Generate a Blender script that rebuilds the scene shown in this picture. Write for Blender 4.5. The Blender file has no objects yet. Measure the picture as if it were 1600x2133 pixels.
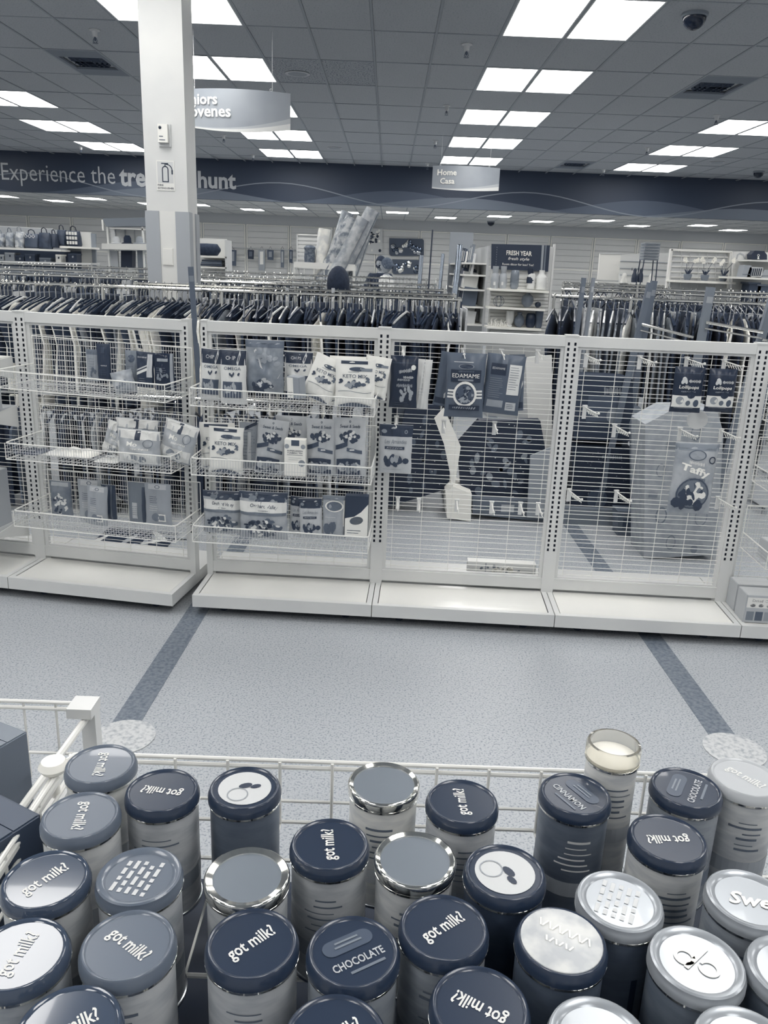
import bpy, math, random
from mathutils import Vector, Matrix
PI = math.pi
SC = bpy.context.scene
COL = SC.collection
rnd = random.Random(7)

# ---------------------------------------------------------------- camera
CAMH = 1.7528
_f, _pt, _rl, _yw = 1674.2, 0.2944, 0.0387, 0.0052
_F = Vector((math.sin(_yw)*math.cos(_pt), math.cos(_yw)*math.cos(_pt), -math.sin(_pt)))
_R0 = Vector((math.cos(_yw), -math.sin(_yw), 0))
_U0 = _R0.cross(_F)
_R = math.cos(_rl)*_R0 + math.sin(_rl)*_U0
_U = -math.sin(_rl)*_R0 + math.cos(_rl)*_U0
CAM = Vector((0, 0, CAMH))
cd = bpy.data.cameras.new('camera')
cd.sensor_fit = 'VERTICAL'; cd.sensor_height = 36.0
cd.lens = _f/2133*36.0
cd.clip_start = .02; cd.clip_end = 200
cam = bpy.data.objects.new('camera', cd)
_m = Matrix((_R, _U, -_F)).transposed().to_4x4(); _m.translation = CAM
cam.matrix_world = _m
COL.objects.link(cam); SC.camera = cam

def ray(px, py):
    return (_F + _R*((px-800)/_f) - _U*((py-1066.5)/_f))
def at_z(px, py, z):
    d = ray(px, py); return CAM + d*((z-CAMH)/d.z)
def at_y(px, py, y):
    d = ray(px, py); return CAM + d*(y/d.y)

# ---------------------------------------------------------------- world, exposure
w = bpy.data.worlds.new('world'); SC.world = w; w.use_nodes = True
w.node_tree.nodes['Background'].inputs[0].default_value = (.70, .72, .74, 1)
w.node_tree.nodes['Background'].inputs[1].default_value = .62  # even world light added as indoor fill, no such source in the store
SC.view_settings.view_transform = 'Standard'
SC.view_settings.look = 'None'
SC.view_settings.gamma = 1; SC.view_settings.use_curve_mapping = False
SC.view_settings.exposure = 0.0
LAMP = 10

# ---------------------------------------------------------------- materials
def lin(c):
    c = c/255; return c/12.92 if c <= .04045 else ((c+.055)/1.055)**2.4
STOPS = [(0, (16, 29, 50)), (.25, (56, 68, 87)), (.5, (118, 126, 136)), (.75, (185, 188, 191)), (1, (246, 244, 236))]
def duo(v):
    v = max(0, min(1, v))
    for (a, ca), (b, cb) in zip(STOPS, STOPS[1:]):
        if v <= b:
            t = (v-a)/(b-a)
            return tuple(lin(x+(y-x)*t) for x, y in zip(ca, cb)) + (1,)
_mats = {}
def mat(name, v=.5, rough=.6, metal=0.0, spec=.5, emit=0, trans=0, v2=None, scale=20, detail=3, lo=.4, hi=.6, bump=0, stretch=None, alpha=1, coat=0):
    if name in _mats: return _mats[name]
    m = bpy.data.materials.new(name); m.use_nodes = True; nt = m.node_tree; b = nt.nodes['Principled BSDF']
    b.inputs['Base Color'].default_value = duo(v)
    b.inputs['Roughness'].default_value = rough; b.inputs['Metallic'].default_value = metal
    b.inputs['Specular IOR Level'].default_value = spec
    if coat: b.inputs['Coat Weight'].default_value = coat
    if trans: b.inputs['Transmission Weight'].default_value = trans
    if alpha < 1: b.inputs['Alpha'].default_value = alpha
    if emit:
        b.inputs['Emission Color'].default_value = (1, .985, .96, 1); b.inputs['Emission Strength'].default_value = emit
    if v2 is not None or bump:
        tc = nt.nodes.new('ShaderNodeTexCoord'); mp = nt.nodes.new('ShaderNodeMapping')
        if stretch: mp.inputs['Scale'].default_value = stretch
        nz = nt.nodes.new('ShaderNodeTexNoise'); nz.inputs['Scale'].default_value = scale; nz.inputs['Detail'].default_value = detail
        nt.links.new(tc.outputs['Object'], mp.inputs[0]); nt.links.new(mp.outputs[0], nz.inputs['Vector'])
        if v2 is not None:
            rp = nt.nodes.new('ShaderNodeValToRGB'); rp.color_ramp.elements[0].position = lo; rp.color_ramp.elements[1].position = hi
            rp.color_ramp.elements[0].color = duo(v); rp.color_ramp.elements[1].color = duo(v2)
            nt.links.new(nz.outputs[0], rp.inputs[0]); nt.links.new(rp.outputs[0], b.inputs['Base Color'])
        if bump:
            bp = nt.nodes.new('ShaderNodeBump'); bp.inputs['Strength'].default_value = bump; bp.inputs['Distance'].default_value = .01
            nt.links.new(nz.outputs[0], bp.inputs['Height']); nt.links.new(bp.outputs[0], b.inputs['Normal'])
    _mats[name] = m; return m
def flat(v, rough=.6):
    v = round(v, 2); return mat('paint_%02d_%d' % (int(v*100), int(rough*10)), v, rough)
WHITE = mat('white_powder_coat', .86, .38, v2=.83, scale=3, lo=.35, hi=.65)
WIRE = mat('white_wire', .92, .3)
WIRE2 = mat('thin_white_wire', .8, .4)
DARKSLOT = mat('slot_interior', .02, .8)
CHROME = mat('chrome', .93, .14, metal=1)
STEEL = mat('brushed_steel', .72, .3, metal=1)
CEILT = mat('ceiling_tile', .7, .95, v2=.58, scale=60, detail=4, lo=.56, hi=.7, bump=.25)
CEILT2 = mat('worn_ceiling_tile', .68, .95, v2=.3, scale=55, detail=3, lo=.54, hi=.62)
CEILG = mat('ceiling_grid', .6, .6)
DIFF = mat('lamp_diffuser', .9, .5, emit=LAMP)

# ---------------------------------------------------------------- mesh builder
class MB:
    def __init__(s): s.v = []; s.f = []; s.m = []
    def add(s, vs, fs, mi=0):
        o = len(s.v); s.v += [tuple(p) for p in vs]; s.f += [tuple(i+o for i in q) for q in fs]; s.m += [mi]*len(fs); return s
    def box(s, x0, y0, z0, x1, y1, z1, mi=0):
        return s.add([(x0, y0, z0), (x1, y0, z0), (x1, y1, z0), (x0, y1, z0), (x0, y0, z1), (x1, y0, z1), (x1, y1, z1), (x0, y1, z1)],
              [(0, 3, 2, 1), (4, 5, 6, 7), (0, 1, 5, 4), (1, 2, 6, 5), (2, 3, 7, 6), (3, 0, 4, 7)], mi)
    def obox(s, c, size, M=None, mi=0):
        a, b, d = [k/2 for k in size]; c = Vector(c)
        P = [Vector(p) for p in [(-a, -b, -d), (a, -b, -d), (a, b, -d), (-a, b, -d), (-a, -b, d), (a, -b, d), (a, b, d), (-a, b, d)]]
        if M is not None: P = [M @ p for p in P]
        return s.add([p+c for p in P], [(0, 3, 2, 1), (4, 5, 6, 7), (0, 1, 5, 4), (1, 2, 6, 5), (2, 3, 7, 6), (3, 0, 4, 7)], mi)
    def tube(s, pts, r, n=6, closed=False, mi=0, caps=True):
        pts = [Vector(p) for p in pts]; N = len(pts); rs = r if isinstance(r, (list, tuple)) else [r]*N
        vs = []; fs = []; prev = None
        for i, p in enumerate(pts):
            if closed: t = pts[(i+1) % N]-pts[i-1]
            else: t = pts[min(i+1, N-1)]-pts[max(i-1, 0)]
            t.normalize()
            if prev is None:
                a = Vector((0, 0, 1)) if abs(t.z) < .9 else Vector((1, 0, 0)); u = t.cross(a).normalized()
            else:
                u = (prev - t*prev.dot(t)).normalized()
            prev = u; w_ = t.cross(u)
            for k in range(n):
                an = 2*PI*(k+.5)/n; vs.append(p+(u*math.cos(an)+w_*math.sin(an))*rs[i])
        for i in range(N if closed else N-1):
            j = (i+1) % N
            for k in range(n): fs.append((i*n+k, i*n+(k+1) % n, j*n+(k+1) % n, j*n+k))
        if caps and not closed: fs += [tuple(reversed(range(n))), tuple((N-1)*n+k for k in range(n))]
        return s.add(vs, fs, mi)
    def lathe(s, prof, n=24, c=(0, 0, 0), mi=0, sx=1, sy=1):
        vs = []; fs = []
        for r, z in prof:
            for k in range(n):
                a = 2*PI*k/n; vs.append((c[0]+r*math.cos(a)*sx, c[1]+r*math.sin(a)*sy, c[2]+z))
        for i in range(len(prof)-1):
            for k in range(n): fs.append((i*n+k, i*n+(k+1) % n, (i+1)*n+(k+1) % n, (i+1)*n+k))
        if prof[0][0] > 1e-4: fs.append(tuple(reversed(range(n))))
        if prof[-1][0] > 1e-4: fs.append(tuple((len(prof)-1)*n+k for k in range(n)))
        return s.add(vs, fs, mi)
    def prism(s, poly, y0, y1, mi=0):      # poly in x,z ; front face at y0
        n = len(poly)
        vs = [(x, y0, z) for x, z in poly]+[(x, y1, z) for x, z in poly]
        fs = [tuple(range(n)), tuple(reversed(range(n, 2*n)))]+[(i, i+n, (i+1) % n+n, (i+1) % n) for i in range(n)]
        return s.add(vs, fs, mi)
    def mesh(s, name, mats, smooth=False):
        me = bpy.data.meshes.new(name); me.from_pydata(s.v, [], s.f)
        for m in (mats if isinstance(mats, (list, tuple)) else [mats]): me.materials.append(m)
        if any(s.m): me.polygons.foreach_set('material_index', s.m)
        if smooth:
            me.polygons.foreach_set('use_smooth', [True]*len(s.f))
            try: me.set_sharp_from_angle(angle=.7)
            except Exception: pass
        me.validate(); me.update(); return me
    def build(s, name, mats, parent=None, loc=(0, 0, 0), rz=0, smooth=False, kind=None, label=None):
        return link(name, s.mesh(name, mats, smooth), parent, loc, rz, kind, label)
def link(name, me, parent=None, loc=(0, 0, 0), rz=0, kind=None, label=None):
    o = bpy.data.objects.new(name, me); COL.objects.link(o); o.location = loc; o.rotation_euler = (0, 0, rz)
    if parent is not None: o.parent = parent
    if kind: o['kind'] = kind
    if label: o['label'] = label
    return o
def tag(o, label, cat, group=None, kind=None):
    o['label'] = label; o['category'] = cat
    if group: o['group'] = group
    if kind: o['kind'] = kind
    return o
def thing(name, label, cat, loc=(0, 0, 0), rz=0, group=None, kind=None):
    return tag(link(name, None, None, loc, rz), label, cat, group, kind)
def dup(root, loc=None, rz=None, label=None, group=None):
    r = root.copy(); COL.objects.link(r)
    if loc is not None: r.location = loc
    if rz is not None: r.rotation_euler = (0, 0, rz)
    if label: r['label'] = label
    if group: r['group'] = group
    for ch in list(root.children):
        c = ch.copy(); COL.objects.link(c); c.parent = r
        for g in list(ch.children):
            d = g.copy(); COL.objects.link(d); d.parent = c
    return r

# text -> cached triangle meshes (flat, x right, y up, centred)
_tx = {}
def text_geo(s, size=1.0, bold=0.0, shear=0.0, space=1.0, sx=1.0):
    key = (s, bold, shear, space)
    if key not in _tx:
        c = bpy.data.curves.new('t', 'FONT'); c.body = s; c.size = 1; c.offset = bold; c.shear = shear; c.space_character = space
        c.resolution_u = 2
        o = bpy.data.objects.new('t', c); COL.objects.link(o)
        dg = bpy.context.evaluated_depsgraph_get(); dg.update()
        me = bpy.data.meshes.new_from_object(o.evaluated_get(dg))
        V = [(v.co.x, v.co.y) for v in me.vertices]; Fc = [tuple(p.vertices) for p in me.polygons]
        bpy.data.objects.remove(o); bpy.data.curves.remove(c); bpy.data.meshes.remove(me)
        x0 = min(v[0] for v in V); x1 = max(v[0] for v in V); y0 = min(v[1] for v in V); y1 = max(v[1] for v in V)
        _tx[key] = ([(v[0]-(x0+x1)/2, v[1]-(y0+y1)/2) for v in V], Fc, x1-x0, y1-y0)
    V, Fc, wd, ht = _tx[key]
    return [(x*size*sx, y*size) for x, y in V], Fc, wd*size*sx, ht*size
def text_fit(s, width, height=None, bold=0, shear=0, space=1.0):
    V, Fc, wd, ht = text_geo(s, 1, bold, shear, space)
    k = width/wd; ky = (height/ht) if height else k
    return [(x*k, y*ky) for x, y in V], Fc
def place2d(V, cx, cy, ang=0):
    c, s_ = math.cos(ang), math.sin(ang)
    return [(cx+x*c-y*s_, cy+x*s_+y*c) for x, y in V]
def ell(cx, cy, rx, ry, n=20, ang=0):
    V = place2d([(rx*math.cos(2*PI*k/n), ry*math.sin(2*PI*k/n)) for k in range(n)]+[(0, 0)], cx, cy, ang)
    return V, [(k, (k+1) % n, n) for k in range(n)]
def rect(x0, y0, x1, y1, nx=6, ny=4, ang=0):
    V = []; Fc = []
    for j in range(ny+1):
        for i in range(nx+1): V.append((x0+(x1-x0)*i/nx, y0+(y1-y0)*j/ny))
    for j in range(ny):
        for i in range(nx): a = j*(nx+1)+i; Fc.append((a, a+1, a+nx+2, a+nx+1))
    if ang:
        cx, cy = (x0+x1)/2, (y0+y1)/2; V = place2d([(x-cx, y-cy) for x, y in V], cx, cy, ang)
    return V, Fc
def ring(cx, cy, r0, r1, n=24, a0=0, a1=2*PI, ry=1.0):
    V = []; Fc = []
    for k in range(n+1):
        a = a0+(a1-a0)*k/n
        V += [(cx+r0*math.cos(a), cy+r0*math.sin(a)*ry), (cx+r1*math.cos(a), cy+r1*math.sin(a)*ry)]
    for k in range(n): Fc.append((2*k, 2*k+1, 2*k+3, 2*k+2))
    return V, Fc
def blobs(cx, cy, rx, ry, n, r, seed=1):
    q = random.Random(seed); V = []; Fc = []
    for _ in range(n):
        a = q.random()*2*PI; d = math.sqrt(q.random())
        v, f = ell(cx+rx*d*math.cos(a), cy+ry*d*math.sin(a), r*(.6+.8*q.random()), r*(.4+.7*q.random()), 8, q.random()*3)
        o = len(V); V += v; Fc += [tuple(i+o for i in t) for t in f]
    return V, Fc

# ---------------------------------------------------------------- the room
CZ = CAMH+2.1658; OX = .9788; OY = 8.6847; T = .61
BANDY = at_z(920, 352, CZ).y
BANDZ = at_y(920, 434, BANDY).z
BACKY = at_z(800, 457, BANDZ).y
LX, RX = -16.0, 17.0
# floor
fm = mat('terrazzo_floor', .70, .42, v2=.5, scale=120, detail=2, lo=.5, hi=.7, bump=.02)
floor = MB().box(LX, -6, -.1, RX, BACKY+.2, 0).build('floor', fm, kind='structure')
tag(floor, 'pale speckled hard floor running under the whole store', 'floor', kind='structure')
bandm = mat('dark_floor_band', .5, .45, v2=.38, scale=60, lo=.4, hi=.65)
for (a, b_, lab) in (((1352, 1320), (1525, 1560), 'dark grey band inlaid in the floor at the right'), ((400, 1290), (232, 1555), 'dark grey band inlaid in the floor at the left')):
    p = at_z(*a, 0); q = at_z(*b_, 0); d = (q-p).normalized(); s_ = Vector((-d.y, d.x, 0))*.055
    p = p-d*9.0; q = q+d*.05
    o = MB().add([p-s_, p+s_, q+s_, q-s_, *[k+Vector((0, 0, .0015)) for k in (p-s_, p+s_, q+s_, q-s_)]], [(4, 7, 6, 5), (0, 4, 5, 1), (1, 5, 6, 2), (2, 6, 7, 3), (3, 7, 4, 0)]).build('trim_1' if a[0] > 800 else 'trim_2', bandm)
    tag(o, lab, 'floor trim', kind='structure')
discm = mat('pale_floor_disc', .8, .4, v2=.62, scale=50, lo=.45, hi=.7)
for (px, py, i) in ((1530, 1562, 3), (258, 1535, 4)):
    p = at_z(px, py, 0)
    V, Fc = ring(0, 0, .0, .118, 40)
    o = MB().lathe([(.118, 0), (.118, .0012), (0, .0012)], 40).build('trim_%d' % i, discm, loc=(p.x, p.y, .0016))
    tag(o, 'pale round disc on the floor at the end of the %s dark band' % ('right' if i == 3 else 'left'), 'floor disc', kind='structure')

# ceiling: slab + tiles + grid
ceil = MB().box(LX, -6, CZ+.03, RX, BANDY, CZ+.1).build('ceiling', CEILT, kind='structure')
tag(ceil, 'grey suspended tile ceiling over the sales floor', 'ceiling', kind='structure')
lampcols = [c0+d for c0 in (-18, -12, -6, 0, 6, 12, 18) for d in (0, 1)]
def islamp(i, j): return i in lampcols and j % 2 == 1
def cellcentre(i, j): return (OX+(i+.5)*T, OY+(j+.5)*2*T)
def inview(x, y, z, m=60):
    d = Vector((x, y, z))-CAM; dz = d.dot(_F)
    if dz < .3: return False
    px = 800+_f*d.dot(_R)/dz; py = 1066.5-_f*d.dot(_U)/dz
    return -m < px < 1600+m and -m < py < 2133+m
vent_px = [((180, 128), 0), ((1497, 181), 1), ((1200, 343), 2)]
ventcells = {}
for (p, k) in vent_px:
    q = at_z(*p, CZ); ventcells[(int(math.floor((q.x-OX)/T)), int(math.floor((q.y-OY)/(2*T))))] = k
tme = MB().box(-T/2+.014, -T+.014, 0, T/2-.014, T-.014, .018).mesh('ceiling_tile', CEILT)
tme2 = MB().box(-T/2+.014, -T+.014, 0, T/2-.014, T-.014, .018).mesh('ceiling_tile', CEILT2)
q = at_z(733, 155, CZ); worn = [(int(math.floor((q.x-OX)/T)), int(math.floor((q.y-OY)/(2*T))))]
q = at_z(620, 150, CZ); worn.append((int(math.floor((q.x-OX)/T)), worn[0][1]))
cells = []
for i in range(-20, 20):
    for j in range(-4, 8):
        x, y = cellcentre(i, j)
        if (i, j) in ventcells or islamp(i, j): continue
        if any(inview(x+a*T/2, y+b_*T, CZ, 10) for a in (-1, 1) for b_ in (-1, 1)): cells.append((math.hypot(x, y), i, j))
cells.sort()
rest = MB()
for n, (_, i, j) in enumerate(cells):
    x, y = cellcentre(i, j)
    if n < 296:
        o = link('ceiling_tile', tme2 if (i, j) in worn else tme, ceil, (x, y, CZ+rnd.uniform(-.001, .003)))
        o.rotation_euler = (rnd.uniform(-.002, .002), rnd.uniform(-.004, .004), 0)
    else: rest.box(x-T/2+.014, y-T+.014, CZ, x+T/2-.014, y+T-.014, CZ+.018)
rest.build('far_ceiling_tiles', CEILT, ceil, kind='stuff')
g = MB()
for i in range(-24, 24): g.box(OX+i*T-.012, 0, CZ-.004, OX+i*T+.012, BANDY, CZ+.004)
for j in range(-7, 9):
    if OY+j*2*T < BANDY: g.box(LX, OY+j*2*T-.012, CZ-.0035, RX, OY+j*2*T+.012, CZ+.0035)
g.build('ceiling_grid', CEILG, ceil, kind='stuff')
# troffers
fr = MB()
a, b_ = T/2-.012, T-.012
for (x0, y0, x1, y1) in ((-a, -b_, a, -b_+.02), (-a, b_-.02, a, b_), (-a, -b_+.02, -a+.014, b_-.02), (a-.014, -b_+.02, a, b_-.02)): fr.box(x0, y0, -.006, x1, y1, .02)
frm = fr.mesh('lamp_frame', flat(.8, .5))
dfm = MB().box(-a+.014, -b_+.02, -.002, a-.014, b_-.02, .016).mesh('diffuser', DIFF)
rown = {-18: 'far-left row', -12: 'row left of the column', -6: 'row running behind the column', 0: 'row above the home sign', 6: 'right-hand row', 12: 'far-right row', 18: 'outermost right row'}
ordn = {-7: 'above the aisle before the first seen', -5: 'overhead near the cans', -3: 'nearest', -1: 'first', 1: 'second', 3: 'third', 5: 'fourth', 7: 'fifth and farthest'}
for c0 in (-18, -12, -6, 0, 6, 12, 18):
    for d in (0, 1):
        for j in (-9, -7, -5, -3, -1, 1, 3, 5, 7):
            i = c0+d; x, y = cellcentre(i, j)
            if y+T > BANDY: continue
            vis = inview(x, y, CZ, 150)
            if not vis and (j >= 1 or abs(x) > 8): continue
            lab = '%s panel, %s light pair, %s' % ('left' if d == 0 else 'right', ordn.get(j, 'hindmost'), rown[c0])
            t = thing('ceiling_light', lab, 'ceiling light', (x, y, CZ), group='paired troffers in the main ceiling')
            link('lamp_frame', frm, t); link('diffuser', dfm, t)
# vents
vn = ['dark square air vent left of the column', 'dark square air vent in the ceiling at the upper right', 'small dark air vent near the blue wall band on the right']
for (i, j), k in ventcells.items():
    x, y = cellcentre(i, j)
    t = thing('ceiling_vent', vn[k], 'vent', (x, y, CZ), group='ceiling vents')
    m = MB()
    yo = -.0
    for (x0, y0, x1, y1) in ((-a, -b_, a, -.29), (-a, .29, a, b_), (-a, -.29, -.25, .29), (.25, -.29, a, .29)): m.box(x0, y0+yo, -.004, x1, y1+yo, .02)
    m.build('vent_frame', flat(.5, .7), t)
    m = MB().box(-.25, -.29, .1, .25, .29, .11); m.build('vent_throat', flat(.05, .9), t)
    m = MB()
    for s_ in (-1, 1):
        for q_ in (.07, .13, .19):
            m.obox((s_*q_, 0, .03), (.004, .5-q_*.6, .07), Matrix.Rotation(s_*.7, 3, 'Y')); m.obox((0, s_*q_*1.2, .03), (.42-q_*.5, .004, .07), Matrix.Rotation(-s_*.7, 3, 'X'))
    m.build('vent_louvres', flat(.22, .7), t)
# sprinklers
spr = thing('sprinkler_head', 'pendent sprinkler', 'sprinkler', (0, 0, CZ), group='ceiling sprinklers')
MB().lathe([(.055, 0), (.055, -.006), (.03, -.012), (.026, -.06), (.012, -.065)], 14).build('escutcheon', flat(.8, .5), spr, smooth=True)
m = MB().tube([(0, 0, -.06), (0, 0, -.1)], .01, 6); m.lathe([(.028, -.118), (.028, -.121)], 10)
for s_ in (-1, 1): m.tube([(s_*.01, 0, -.075), (s_*.02, 0, -.1), (s_*.006, 0, -.118)], .004, 4)
m.build('deflector', flat(.3, .4), spr)
first = True
for (px, py, lab) in ((973, 92, 'sprinkler head nearest the camera in the middle of the ceiling'), (931, 220, 'second sprinkler head in the middle ceiling row'), (907, 293, 'third sprinkler head left of the fourth light pair'), (891, 340, 'small sprinkler head just above the home sign'), (197, 62, 'sprinkler head in the ceiling left of the column'), (1494, 240, 'sprinkler head at the right above a light pair'), (1349, 307, 'sprinkler head left of the right-hand fourth light pair'), (1258, 353, 'sprinkler head near the blue band on the right'), (466, 281, 'sprinkler head below the juniors sign'), (527, 322, 'tiny sprinkler head near the blue band behind the column'), (168, 305, 'tiny sprinkler head near the blue band on the left')):
    p = at_z(px, py, CZ)
    if first: spr.location = (p.x, p.y, CZ); spr['label'] = lab; first = False
    else: dup(spr, (p.x, p.y, CZ), 0, lab)
# speakers, camera domes
for (px, py, lab) in ((620, 153, 'round flat ceiling speaker beside the worn tiles'), (697, 308, 'small round ceiling speaker near the blue band'), (1494, 338, 'round ceiling speaker at the far right')):
    p = at_z(px, py, CZ); t = thing('ceiling_speaker', lab, 'speaker', (p.x, p.y, CZ), group='ceiling speakers')
    MB().lathe([(.13, 0), (.13, -.008), (.1, -.01), (0, -.01)], 24).build('grille', flat(.6, .7), t)
    MB().lathe([(.135, .002), (.15, -.006), (.13, -.009)], 24).build('bezel', flat(.74, .6), t)
for (px, py, sc_, z0, lab) in ((1448, 28, 1, CZ, 'large black camera dome at the upper right'), (1581, 357, 1, CZ, 'small black camera dome at the far right by the blue band'), (1023, 461, 1, BANDZ, 'tiny black camera dome under the low far ceiling')):
    p = at_z(px, py, z0); t = thing('camera_dome', lab, 'security camera', (p.x, p.y, z0), group='security camera domes')
    MB().lathe([(.11, 0), (.11, -.02), (.098, -.03)], 24).build('dome_ring', flat(.55, .5), t, smooth=True)
    MB().lathe([(.098, -.025)]+[(.098*math.cos(k*PI/12), -.03-.098*math.sin(k*PI/12)) for k in range(6)]+[(0.0, -.128)], 24).build('dome', mat('black_dome', .02, .12), t, smooth=True)

# soffit band, low ceiling, back wall
bm = mat('navy_band', .16, .55)
band = MB().box(LX, BANDY, BANDZ, RX, BANDY+.12, CZ+.1).build('trim_5', bm); tag(band, 'navy painted soffit band across the far end of the store', 'soffit', kind='structure')
L0 = at_y(0, 420, BANDY).x; 
def bandpt(px, py): p = at_y(px, py, BANDY); return p.x, p.z
def bandstrip(top, bot, y, m_, name, lab):
    V = []; n = len(top)
    for (x, z) in top: V.append((x, BANDY-y, z))
    for (x, z) in bot: V.append((x, BANDY-y, z))
    MB().add(V, [(i, i+n, i+n+1, i+1) for i in range(n-1)]).build(name, m_, band, label=lab)
N = 120
xs = [LX+(RX-LX)*i/N for i in range(N+1)]
hB = CZ-BANDZ
def wav(x, a0, a1, lam, ph): return BANDZ+hB*(a0+a1*math.sin(2*PI*(x-ph)/lam))
x_p = bandpt(1060, 440)[0]
bandstrip([(x, max(BANDZ, wav(x, .2, .2, 5.6, x_p+1.7))) for x in xs], [(x, BANDZ) for x in xs], .004, flat(.32, .6), 'wave_stripe', 'slate wave shape printed along the navy band')
bandstrip([(x, max(BANDZ, wav(x, .12, .17, 6.4, x_p-2.6))) for x in xs], [(x, BANDZ) for x in xs], .007, flat(.42, .6), 'wave_stripe', 'lighter grey wave shape printed low on the navy band')
bandstrip([(x, wav(x, .24, .25, 5.6, x_p-1.0)+.012) for x in xs], [(x, wav(x, .24, .25, 5.6, x_p-1.0)-.012) for x in xs], .010, flat(.5, .6), 'wave_line', 'thin pale wave line printed along the navy band')
def band_text(s, pxl, pxr, py0, py1, bold, nm):
    (x0, z0), (x1, z1) = bandpt(pxl, py1), bandpt(pxr, py1)
    zt = bandpt(pxl, py0)[1]
    V, Fc = text_fit(s, x1-x0, None, bold); 
    zc = (z0+zt)/2
    h = max(v[1] for v in V)-min(v[1] for v in V); ky = (zt-z0)/h
    MB().add([((x0+x1)/2+x, BANDY-.014, zc+y*ky) for x, y in V], Fc).build(nm, flat(.72, .6), band)
band_text('Experience the', 6, 241, 339, 386, -.004, 'lettering')
band_text('treasure', 250, 401, 352, 388, .03, 'lettering')
band_text('hunt', 413, 492, 356, 392, .03, 'lettering')
lowc = MB().box(LX, BANDY+.12, BANDZ, RX, BACKY, BANDZ+.06).build('trim_6', mat('low_ceiling', .86, .9, v2=.8, scale=30)); tag(lowc, 'low grey ceiling beyond the navy band', 'ceiling', kind='structure')
m = MB()
for i in range(-24, 24): m.box(OX+i*T-.012, BANDY+.12, BANDZ-.004, OX+i*T+.012, BACKY, BANDZ+.001)
for y in (BANDY+1.3, BANDY+2.5, BANDY+3.7): m.box(LX, y-.012, BANDZ-.004, RX, y+.012, BANDZ+.001)
m.build('ceiling_grid', CEILG, lowc, kind='stuff')
k = 0
for (px, py) in ((5, 408), (122, 418), (190, 413), (316, 424), (410, 426), (526, 436), (615, 433), (725, 442), (828, 442), (928, 453), (1040, 450), (1128, 461), (1252, 459), (1327, 470), (1463, 469), (1527, 479), (-80, 400), (1660, 476)):
    p = at_z(px, py, BANDZ); x = OX+(math.floor((p.x-OX)/T)+.5)*T
    y = p.y
    t = thing('ceiling_light', 'lit troffer in the low far ceiling, %s from the left' % ['first','second','third','fourth','fifth','sixth','seventh','eighth','ninth','tenth','eleventh','twelfth','thirteenth','fourteenth','fifteenth','sixteenth','outer left','outer right'][k], 'ceiling light', (p.x, y, BANDZ-.006), group='troffers in the low ceiling beyond the band'); k += 1
    link('lamp_frame', frm, t); link('diffuser', dfm, t)
    t.scale = (.98, .6, 1)
wall = MB().box(LX, BACKY, 0, RX, BACKY+.15, BANDZ+.2).build('wall_back', mat('back_wall', .76, .8)); tag(wall, 'grey back wall of the store behind the slatted panels', 'wall', kind='structure')
SLAT = mat('slat_panel', .84, .6); SLATD = flat(.58, .7)
zt = at_y(800, 480, BACKY).z
pw = 1.22
m_sl = MB()
x = LX+.5
pan = MB(); 
H = zt-.3
for s_ in range(15):
    z0 = .3+s_*H/15; pan.box(.03, -.02, z0+.006, pw-.03, 0, z0+H/15-.006)
panm = pan.mesh('slats', SLAT)
frp = MB().box(0, -.035, .25, .022, 0, zt+.02); frp.box(pw-.022, -.035, .25, pw, 0, zt+.02); frp.box(.022, -.035, zt, pw-.022, 0, zt+.02); frp.box(.022, -.03, .25+H*.66, pw-.022, -.019, .25+H*.66+.02)
frpm = frp.mesh('panel_frame', flat(.99, .5))
k = 0
while x < RX-pw:
    if inview(x+pw/2, BACKY, zt-.3, 120):
        o = link('slat_panel', panm, wall, (x, BACKY, 0)); link('panel_frame', frpm, o)
    x += pw+.04
# open sides and rear admit world fill; the store runs on behind the camera

# ---------------------------------------------------------------- column
CY = 6.8
cl = at_y(286, 0, CY); cr = at_y(378, 0, CY)
cxl = (at_y(286, 0, CY).x + at_y(305, 430, CY).x)/2; cxr = (at_y(378, 0, CY).x+at_y(391, 430, CY).x)/2
CW = cxr-cxl; cmx = (cxl+cxr)/2; czg = at_y(345, 440, CY).z
colo = thing('column', 'white square support column left of centre, floor to ceiling', 'column', (cmx, CY+CW/2, 0), kind='structure')
colo.name = 'column'
CM = mat('column_paint', .86, .5, v2=.83, scale=2)
MB().box(-CW/2, -CW/2, 0, CW/2, CW/2, CZ+.02).build('shaft', CM, colo)
m = MB(); gth = .012; gw = .1
for sx in (-1, 1):
    for sy in (-1, 1):
        x0, x1 = sorted((sx*(CW/2+gth), sx*(CW/2-gw))); y0, y1 = sorted((sy*(CW/2+gth), sy*CW/2)); m.box(x0, y0, 0, x1, y1, czg)
        x0, x1 = sorted((sx*(CW/2+gth), sx*CW/2)); y0, y1 = sorted((sy*CW/2, sy*(CW/2-gw))); m.box(x0, y0, 0, x1, y1, czg)
m.build('corner_guards', flat(.66, .5), colo)
MB().box(-.165, -CW/2-.005, 0, .13, -CW/2, czg).build('cover_panel', flat(.88, .5), colo)
p = at_y(343, 281, CY)
t = thing('alarm_box', 'small white alarm box mounted high on the column', 'alarm', (p.x, CY, p.z))
MB().box(-.045, -.012, -.085, .05, 0, .075).build('backplate', flat(.8, .5), t)
MB().box(-.04, -.05, -.06, .035, -.012, .07).build('housing', flat(.93, .35), t)
MB().lathe([(.012, 0), (.01, .006), (0, .008)], 12).build('button', flat(.05, .3), t).matrix_local = Matrix.Translation((-.022, -.05, .045)) @ Matrix.Rotation(PI/2, 4, 'X')
for zz, ww in ((-.02, .03), (-.045, .045)): MB().box(-.03, -.0515, zz, -.03+ww, -.05, zz+.006).build('lettering', flat(.35), t)
p = at_y(345, 366, CY)
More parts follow.
